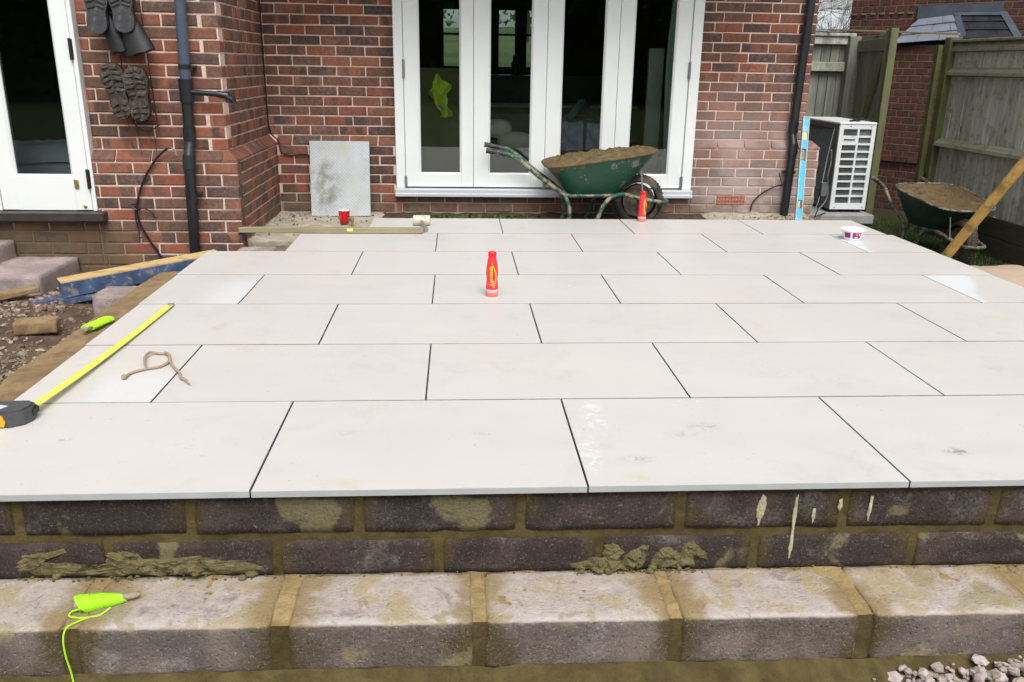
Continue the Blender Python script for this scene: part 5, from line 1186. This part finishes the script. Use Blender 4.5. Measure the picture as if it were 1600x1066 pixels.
# ------------------------------------------------------------------ plate, mug, batten, mallet
pl = MB(); PX0, PX1 = -.893, -.428; hgt = .585
pl.box((-.2325, -.004, 0), (.2325, .004, hgt), .0015)
po = pl.build('chequer_plate', M_plate, label='stained grey metal plate with diagonal ribs leaning against the corner brickwork', cat='metal plate'); po.location = (-.645, 4.755, -.082); po.rotation_euler = (R(-10), 0, R(1))
mug = empty('mug', (-.575, 4.40, -.073), label='red mug with white inside standing in front of the metal plate', cat='mug')
m = MB(); H = .096
m.lathe([(.0, 0), (.032, 0), (.034, .003), (.0385, .045), (.0435, H)], 28, (-.575, 4.40, -.073)); m.build('mug_body', M_red, mug)
m = MB(); m.lathe([(.0435, H), (.0415, H+.0008), (.037, .045), (.03, .006), (0, .006)], 28, (-.575, 4.40, -.073)); m.build('mug_inside', M_mugin, mug)
m = MB(); m.tube(spline([(-.587, 4.364, -.003), (-.59, 4.34, -.007), (-.592, 4.332, -.028), (-.588, 4.342, -.051), (-.584, 4.365, -.053)], 6), .0055, 8); m.build('handle', M_red, mug)
m = MB(); m.tube(spline([(-.505, 4.33, -.085), (-.51, 4.33, -.04), (-.53, 4.34, -.018)], 4), [.012, .010, .008, .012, .016, .02, .022, .016, .006][:9], 8); m.build('mortar_lump', M_strip, label='small brown lump of mortar on a stalk beside the red mug', cat='mortar lump')
bt = empty('timber_batten', (-.55, 3.6, .02), label='long straight sandy batten lying across the back left tiles', cat='batten')
m = MB(); m.box((-1.165, 3.585, .0035), (.052, 3.630, .038), .003); m.build('batten_body', M_batten, bt)
m = MB(); m.box((-.455, 3.583, .016), (-.415, 3.5848, .036)); m.build('yellow_sticker', simple('faded_yellow', (.62, .58, .12), .5), bt)
m = MB(); m.box((.030, 3.583, .012), (.040, 3.5848, .028)); m.build('red_mark', M_pink, bt)
mal = empty('rubber_mallet', (.05, 3.80, .03), label='white rubber mallet lying on its side at the end of the batten', cat='mallet')
m = MB(); m.lathe([(0, -.060), (.030, -.060), (.036, -.054), (.037, 0), (.036, .054), (.030, .060), (0, .060)], 24, (.028, 3.90, .0375), 'X'); m.build('mallet_head', M_malletr, mal)
m = MB(); m.tube([(.028, 3.885, .036), (.045, 3.78, .028), (.062, 3.66, .019)], [.012, .013, .013], 12); m.lathe([(0, -.012), (.017, -.010), (.019, 0), (.017, .010), (0, .012)], 14, (.064, 3.65, .0195), 'Y'); m.build('handle', M_steel, mal)

# ------------------------------------------------------------------ bottles with lettering
def text_mesh(txt, size, shear=.25, bold=.012, ext=.0):
    cu = bpy.data.curves.new('lettering', 'FONT'); cu.body = txt; cu.size = size; cu.shear = shear; cu.offset = bold*size; cu.extrude = ext; cu.resolution_u = 2
    cu.align_x = 'CENTER'; cu.align_y = 'CENTER'
    o = bpy.data.objects.new('tmp_text', cu); COL.objects.link(o); bpy.context.view_layer.update()
    me = bpy.data.meshes.new_from_object(o.evaluated_get(bpy.context.evaluated_depsgraph_get())); bpy.data.objects.remove(o); bpy.data.curves.remove(cu); return me
PROF = [(0, 0), (.026, 0), (.0295, .004), (.0305, .012), (.0305, .045), (.0290, .060), (.0270, .080), (.0275, .090), (.0300, .108), (.0298, .125), (.0265, .155), (.0225, .180), (.0188, .194), (.0182, .199)]
def prof_r(z):
    for (r0, z0), (r1, z1) in zip(PROF, PROF[1:]):
        if z0 <= z <= z1 and z1 > z0: return r0+(r1-r0)*(z-z0)/(z1-z0)
    return .0185
def bottle(x, y, z, rz, label):
    b = empty('drink_bottle', (x, y, z), rz, label=label, cat='bottle', group='red drink bottles on the patio')
    s = 1.0
    m = MB(); m.lathe([p for p in PROF if p[1] <= .02]+[(.0305, .022)], 28); m.build('bottle_base', M_bottom, b, off=(0, 0, 0))
    m = MB(); m.lathe([(.0307, .022), (.0308, .036)], 28); m.build('printed_band', M_botlabel, b, off=(0, 0, 0))
    m = MB(); m.lathe([(.0305, .036)]+[p for p in PROF if p[1] > .036], 28); m.build('bottle_body', M_botred, b, off=(0, 0, 0))
    m = MB(); m.lathe([(.0192, .197), (.0195, .199), (.0195, .218), (.017, .221), (0, .221)], 24)
    for k in range(24):
        a = 2*math.pi*k/24; m.box((.0192*math.cos(a)-.0008, .0192*math.sin(a)-.0008, .200), (.0192*math.cos(a)+.0008, .0192*math.sin(a)+.0008, .215))
    m.build('cap', M_botcap, b, off=(0, 0, 0))
    def wrap(me, cz, ca, lift, mt, nm):
        # text runs upwards: text x -> height, text y -> angle (right-to-left)
        bm_ = bmesh.new(); bm_.from_mesh(me)
        bmesh.ops.triangulate(bm_, faces=bm_.faces)
        for v in bm_.verts:
            h = cz+v.co.x; r_ = prof_r(h)+lift; a = ca - v.co.y/r_; v.co = Vector((r_*math.sin(a)*1.0, -r_*math.cos(a), h))
        bm_.to_mesh(me); bm_.free(); me.materials.clear(); me.materials.append(mt); inst(nm, me, b)
    wrap(text_mesh('Lucozade', .0255, .3, .020), .104, -.22, .0012, M_yellow, 'lettering')
    wrap(text_mesh('ENERGY', .0095, .2, .01), .066, .22, .0010, M_botlabel, 'small_lettering')
    # orange arc rising round the name
    m = MB(); pts = []
    for k in range(25):
        t = k/24; h = .045+.128*t; a = -.30+.95*math.sin(math.pi*(t*.78+.18)); pts.append((h, a))
    vs = []
    for i, (h, a) in enumerate(pts):
        wv = .0022*math.sin(math.pi*(i+1)/26)+.0006
        for s_ in (-1, 1):
            aa = a+s_*wv/.03; r_ = prof_r(h)+.0009; vs.append((r_*math.sin(aa), -r_*math.cos(aa), h))
    m.add(vs, [(2*i, 2*i+1, 2*i+3, 2*i+2) for i in range(24)]); m.build('swoosh', M_yellow, b, off=(0, 0, 0), fix=False)
    m = MB(); vs = []
    for i in range(9):
        h = .070+.045*i/8; wv = .0035*math.sin(math.pi*i/8)+.0003
        for s_ in (-1, 1): aa = .16+s_*wv/.03; r_ = prof_r(h)+.0007; vs.append((r_*math.sin(aa), -r_*math.cos(aa), h))
    m.add(vs, [(2*i, 2*i+1, 2*i+3, 2*i+2) for i in range(8)]); m.build('dark_flash', M_dkletter, b, off=(0, 0, 0), fix=False)
bottle(.447, 1.985, .0006, 0, 'red drink bottle standing alone in the middle of the tiles')
bottle(1.640, 4.118, .0006, R(24), 'red drink bottle at the back edge of the tiles before the wheelbarrow wheel')

# ------------------------------------------------------------------ white tub
tub = empty('plastic_tub', (2.943, 3.46, 0), label='small white plastic tub with purple printed side on the right-hand back tiles', cat='tub')
c = (2.943, 3.46, .0006); m = MB(); m.lathe([(0, .004), (.052, .004), (.054, 0), (.057, .004), (.074, .060), (.082, .062), (.083, .070), (.080, .071), (.073, .066), (.054, .008), (0, .008)], 40, c); m.build('tub_body', M_tub, tub)
def patch(a0, a1, z0, z1, mt, nm, lift=.0008):
    m = MB(); m.grid(lambda u, v: (c[0]+(.057+(z0+(z1-z0)*v-.004)*.3036+lift)*math.sin(a0+(a1-a0)*u), c[1]-(.057+(z0+(z1-z0)*v-.004)*.3036+lift)*math.cos(a0+(a1-a0)*u), c[2]+z0+(z1-z0)*v), 14, 3); m.build(nm, mt, tub)
patch(-1.25, -.62, .016, .052, M_purple, 'purple_panel'); patch(-.42, .42, .014, .053, M_purple, 'purple_panel'); patch(-.15, .12, .030, .053, M_pink, 'pink_badge', .0014); patch(-.20, .10, .016, .024, M_tub, 'white_print', .0014); patch(.2, .33, .036, .046, M_tub, 'white_print', .0014)

# ------------------------------------------------------------------ tape measure, rope, line reels
tm = empty('tape_measure', (-1.12, .47, 0), label='grey and orange tape measure at the left edge, yellow blade run out over the tiles', cat='tape measure')
A = Vector((-1.075, .50, 0)); Bp = Vector((-1.045, 1.79, 0))
m = MB(); d_ = (Bp-A).normalized(); s_ = Vector((d_.y, -d_.x, 0))
def blade(u, v, dz=0):
    q = A.lerp(Bp, v); x = (u-.5)*.034; return tuple(q+s_*x+Vector((.004*math.sin(v*3.1), 0, .004+.006*(abs(u-.5)*2)**2+.020*(1-v)**3+dz)))
m.grid(lambda u, v: blade(u, v), 6, 60); m.grid(lambda u, v: blade(u, v, .0006), 6, 60); m.build('blade', M_tapeyel, tm)
m = MB(); m.box((Bp.x-.013, Bp.y-.002, .0005), (Bp.x+.013, Bp.y+.018, .012), .001); m.build('end_hook', M_steel, tm)
def tmb(m, pts, z0, z1, ch=0): m.prism([(x, y, z0) for x, y in pts], (0, 0, z1-z0))
body = [(-1.195, .42), (-1.10, .405), (-1.063, .43), (-1.052, .465), (-1.058, .50), (-1.075, .515), (-1.15, .512), (-1.20, .49)]
m = MB(); tmb(m, body, .004, .046); bx_ = [(-1.13+(x+1.13)*.9, .462+(y-.462)*.88) for x, y in body]; tmb(m, bx_, .0005, .052)
ob = m.build('case', M_tapebody, tm)
m = MB(); m.prism([(-1.20, .408, .006), (-1.113, .402, .006), (-1.108, .402, .020), (-1.115, .402, .042), (-1.20, .408, .042)], (0, .012, 0)); m.build('orange_panel', M_tapeor, tm)
m = MB(); m.prism([(-1.19, .438, .0522), (-1.135, .432, .0522), (-1.12, .46, .0522), (-1.17, .475, .0522)], (0, 0, .0012)); m.build('badge', M_sheet, tm)
m = MB(); m.prism([(-1.072, .47, .02), (-1.050, .462, .02), (-1.048, .50, .02), (-1.065, .512, .02)], (0, 0, .018)); m.build('tape_mouth', M_blackmet, tm)
rp = [(-0.908, 0.837), (-0.904, 0.876), (-0.886, 0.903), (-0.856, 0.93), (-0.822, 0.95), (-0.807, 0.993), (-0.816, 1.044), (-0.842, 1.09), (-0.875, 1.102), (-0.902, 1.094), (-0.907, 1.053), (-0.894, 1.001), (-0.875, 0.951)]
m = MB(); m.tube(spline([(x, y, .006+(.008 if 8 < i else 0)) for i, (x, y) in enumerate(rp)], 7), .0052, 8); m.lathe([(0, -.008), (.007, -.007), (.010, -.003), (.0085, .001), (.010, .004), (.006, .009), (0, .010)], 10, (-.908, .832, .009)); m.tube(spline([(-.85, 1.10, .010), (-.822, 1.058, .016), (-.793, .985, .008), (-.757, .921, .006), (-.731, .88, .008), (-.708, .826, .006), (-.687, .806, .006), (-.658, .761, .003)], 7), [.0052]*45+[.0045, .004, .003, .002, .001], 8)
m.build('rope_piece', M_rope, label='short brown rope curled in a loop with a knotted end on the left tiles', cat='rope')
def reel(p, q, r_, seed, label, stick_r, flat, ends):
    e = empty('line_reel', p, label=label, cat='line reel', group='neon builders line reels'); P = Vector(p); Q = Vector(q); d_ = (Q-P).normalized(); L = (Q-P).length; s_ = d_.cross(Vector((0, 0, 1))).normalized()
    m = MB(); 
    if flat: m.bar(P-d_*ends[0], Q+d_*ends[1], .030, .014, ch=.002)
    else: m.tube([P-d_*ends[0], P, Q, Q+d_*ends[1]*.6, Q+d_*ends[1]], [stick_r*1.2, stick_r*1.3, stick_r*.9, stick_r, stick_r*.5], 9)
    m.build('stick', M_stick, e)
    m = MB(); pts = []; T = 46; rd = random.Random(seed)
    for i in range(T*10):
        t = i/(T*10); a = 2*math.pi*i/10*(1 if i < T*5 else -1); ph_ = t*3 % 1 if t*3 % 2 < 1 else 1-(t*3 % 1); env = r_*(1.02-.55*ph_**1.6+.07*math.sin(t*37)) if not flat else r_*(.80+.22*abs(math.sin(ph_*6))+.10*math.sin(t*41))
        ph = t*3 % 1 if t*3 % 2 < 1 else 1-(t*3 % 1); 
        pts.append(P+d_*(L*(.04+.92*ph)) + s_*math.cos(a)*env*(1.25 if flat else 1) + Vector((0, 0, 1))*math.sin(a)*env*(.62 if flat else 1) + d_*.012*math.sin(a+seed))
    m.tube(pts, .0024, 5, False); 
    core = [P+d_*L*k/8 for k in range(9)]; m.tube(core, [r_*(.84-.46*(k/8)**1.6) if not flat else r_*.52*(.8+.22*abs(math.sin(k/8*6))) for k in range(9)], 12); m.build('neon_line', M_neon, e)
    return e
reel((-.700, -.150, -.252), (-.598, -.118, -.254), .022, 3, 'neon yellow builders line wound on a pointed stick lying on the front step', .010, False, (.010, .038))
m = MB(); m.tube(spline([(-.690, -.160, -.258), (-.712, -.165, -.262), (-.712, -.180, -.266), (-.68, -.185, -.268), (-.64, -.178, -.266), (-.618, -.158, -.258)], 7), .0022, 6)
m.tube(spline([(-.665, -.184, -.268), (-.685, -.205, -.266), (-.698, -.232, -.263), (-.703, -.246, -.285), (-.702, -.250, -.33), (-.695, -.250, -.39), (-.689, -.262, -.44), (-.684, -.30, -.47)], 8), .0022, 6)
m.build('hanging_line', M_neon, label='loose end of neon line hanging down the face of the front step', cat='line')
reel((-1.332, 1.555, -.030), (-1.292, 1.70, -.030), .021, 8, 'neon green builders line wound round a flat stick on the left wall top', .01, True, (.018, .022))

# ------------------------------------------------------------------ wheelbarrows
def barrow(name, loc, rz, sc, label, mt_tray, mt_tube, mt_load, rims, fill, tyre, stain, seed, mt_grip=None):
    e = empty(name, loc, rz, label=label, cat='wheelbarrow', group='green wheelbarrows full of mortar'); e.scale = (sc, sc, sc)
    Z0 = (0, 0, 0)
    # tray: lofted rounded rectangles base->rim ; x along, wheel end is +x
    zr0, zr1 = rims
    def ring(cx, hx, hy, zf, ex, n=48, skew=0.0):
        out = []
        for k in range(n):
            a = 2*math.pi*k/n; x = cx+hx*math.copysign(abs(math.cos(a))**ex, math.cos(a)); y = hy*(1-skew*(x-cx)/hx)*math.copysign(abs(math.sin(a))**ex, math.sin(a)); out.append(Vector((x, y, zf(x))))
        return out
    base = lambda x: .262+.03*sm(.95, 1.15, x)
    rimz = lambda x: zr0+(zr1-zr0)*(x-.45)/.85
    rings = []
    for k in range(9):
        t = k/8; x0 = .625+(.450-.625)*t; x1 = 1.02+(1.305-1.02)*t**.85; hy = .185+(.305-.185)*t**.8
        rings.append(ring((x0+x1)/2, (x1-x0)/2, hy, lambda x, t=t: base(x)*(1-t)+rimz(x)*t, .50, 48, .12))
    n = 48; m = MB(); vs = [v for r_ in rings for v in r_]
    fs = [[i*n+k, i*n+(k+1) % n, (i+1)*n+(k+1) % n, (i+1)*n+k] for i in range(8) for k in range(n)]
    m.add(vs, fs, True); m.add(rings[0], [list(range(n))])
    ins = [[v+(Vector((r_[0].x*0+.87, 0, v.z))-Vector((v.x, v.y, v.z)))*.02 for v in r_] for r_ in rings]
    m.add([v for r_ in ins for v in r_], fs, True)
    m.build('tray', mt_tray, e, off=Z0, fix=False)
    m = MB(); m.tube(rings[-1]+[rings[-1][0], rings[-1][1]], .0095, 8, False); m.build('tray_rim', mt_load if stain else mt_tube, e, off=Z0, fix=False)
    # load of mortar
    m = MB(); top = rings[fill]
    def load(u, v):
        k = u*n; i = int(k) % n; f = k-int(k); p = top[i].lerp(top[(i+1) % n], f); c_ = Vector((.87, 0, rimz(.87)*(fill/8)+base(.87)*(1-fill/8))); q = c_.lerp(p, v)
        hh = (1-v**3)*(.012 if stain else -.012); nz = fbm(q.x*11, q.y*11, seed)*.022*(1-v**8)+abs(fbm(q.x*30, q.y*30, seed))*.020*(1-v**12)
        return (q.x+(.012*fbm(q.x*20, q.y*20, 5)*(v > .98)), q.y, q.z+hh+nz+(.006 if stain else -.002))
    m.grid(load, 144, 34); m.build('mortar_load', mt_load, e, off=Z0, fix=False)
    if stain:
        m = MB(); rr_ = rings
        def st(u, v):
            i = 26+u*9; k0 = int(i) % n; f = i-int(i); L_ = 8-v*2.6*(.55+.45*math.sin(u*5+1)+.25*noise.noise(Vector((u*9, 0, 2)))); j = int(L_); g_ = L_-j; j = min(j, 7)
            if L_ >= 8: j, g_ = 7, 1.0
            p = rr_[j][k0].lerp(rr_[j][(k0+1) % n], f).lerp(rr_[j+1][k0].lerp(rr_[j+1][(k0+1) % n], f), g_); return tuple(p+Vector((0, 1 if p.y > 0 else -1, 0))*(.006*(1-v)+.0015))
        m.grid(st, 26, 10); m.build('mortar_spill', mt_load, e, off=Z0, fix=False)
        m = MB(); m.grid(lambda u, v: tuple(Vector(st(u, v))*1.0) if False else (lambda q: (q[0], -q[1], q[2]))(st(u, v)), 26, 10); m.build('mortar_spill', mt_load, e, off=Z0, fix=False)
    # frame tubes
    for s_ in (1, -1):
        y0, y1 = .235*s_, .205*s_
        m = MB(); m.tube(spline([(.06, .245*s_, .578), (.17, .243*s_, .560), (.25, y0, .520), (.40, y0, .400), (.56, y1, .285), (.60, y1, .245), (.635, y1, .16), (.636, y1, .06), (.632, y1, .0)], 5), .0165, 10)
        m.build('handle_bar', mt_tube, e, off=Z0)
        m = MB(); m.tube([(0, .246*s_, .590), (.10, .2455*s_, .574), (.13, .2445*s_, .568)], [.020, .019, .020], 12); m.build('grip', mt_grip or M_grip, e, off=Z0)
        m = MB(); m.tube(spline([(.82, .21*s_, .0), (.86, .21*s_, .10), (.90, .205*s_, .19), (.96, .19*s_, .245), (1.05, .15*s_, .262), (1.15, .12*s_, .235), (1.30, .105*s_, .205), (1.40, .085*s_, .192), (1.43, 0, .190)], 5), .0165, 10); m.tube([(.60, y1, .258), (.98, .17*s_, .256)], .0125, 8); m.build('leg_and_fork', mt_tube, e, off=Z0)
        m = MB(); m.tube([(1.185, .13*s_, .45), (1.215, .115*s_, .22)], .007, 8); m.build('strut', M_steel, e, off=Z0)
    m = MB(); R1, R2 = .198, .045; wc = Vector((1.20, 0, .198))
    prof = []
    for k in range(17):
        a = math.pi*(-.5+k/16)*1.15; prof.append((R1-R2+R2*math.cos(a)*1.0, R2*math.sin(a)*1.05))
    m.lathe(prof, 44, wc, 'Y')
    for k in range(44):
        a = 2*math.pi*k/44; c_ = wc+Vector((math.cos(a)*(R1-.001), 0, math.sin(a)*(R1-.001))); m.box(c_-Vector((.004, .026, .006)), c_+Vector((.004, .026, .006)), 0, rot=Matrix.Rotation(-a, 3, 'Y'))
    wh = m.build('wheel_tyre', tyre, e, off=Z0, fix=False)
    m = MB()
    for s_ in (1, -1): m.lathe([(.0, .022*s_), (.03, .024*s_), (.045, .020*s_), (.085, .010*s_), (.115, .024*s_), (.124, .032*s_), (.121, .010*s_)], 32, wc, 'Y')
    m.lathe([(.012, -.125), (.012, .125)], 10, wc, 'Y'); m.build('wheel_hub', M_rim, e, off=Z0, fix=False)
    return e
barrow('wheelbarrow', (.492, 4.545, -.105), R(0), 1.0, 'green wheelbarrow heaped with wet mortar parked in front of the folding doors', M_green, M_greentube, M_sandmix, (.470, .590), 8, M_tyre, True, 3)
barrow('wheelbarrow', (4.483, 5.923, -.466), R(-88.65), .974, 'dark wheelbarrow holding drier mortar in the side passage by the fence', M_darkgreen, M_darktube, M_sandmix2, (.60, .478), 8, M_muddytyre, False, 9, M_darktube)
# pole and sheet at the right
m = MB(); m.tube([(3.60, 3.70, -.42), (3.665, 3.56, -.165), (3.835, 3.19, .50), (4.00, 2.83, 1.15), (4.04, 2.75, 1.30)], .0335, 16); m.build('wooden_pole', M_pole, label='thick yellow wooden pole leaning across the dark wheelbarrow at the right', cat='pole')
m = MB()
def tarp(u, v):
    x = 3.36+1.3*u; y = 1.4+2.72*v; z = -.30+.05*math.sin(u*3.0)+.035*fbm(x*1.5, y*1.5, 6)-.17*sm(.75, 1, u)-.10*sm(.85, 1, v); return (x, y, z)
m.grid(tarp, 50, 80); m.grid(lambda u, v: (lambda q: (q[0], q[1], q[2]-.012))(tarp(u, v)), 50, 80)
m.build('sand_sheet', M_paper, label='pale sandy sheet spread over a heap beside the right edge of the tiles', cat='sheet')
for o in list(COL.objects):
    if o.name.startswith('tmp_'): bpy.data.objects.remove(o)
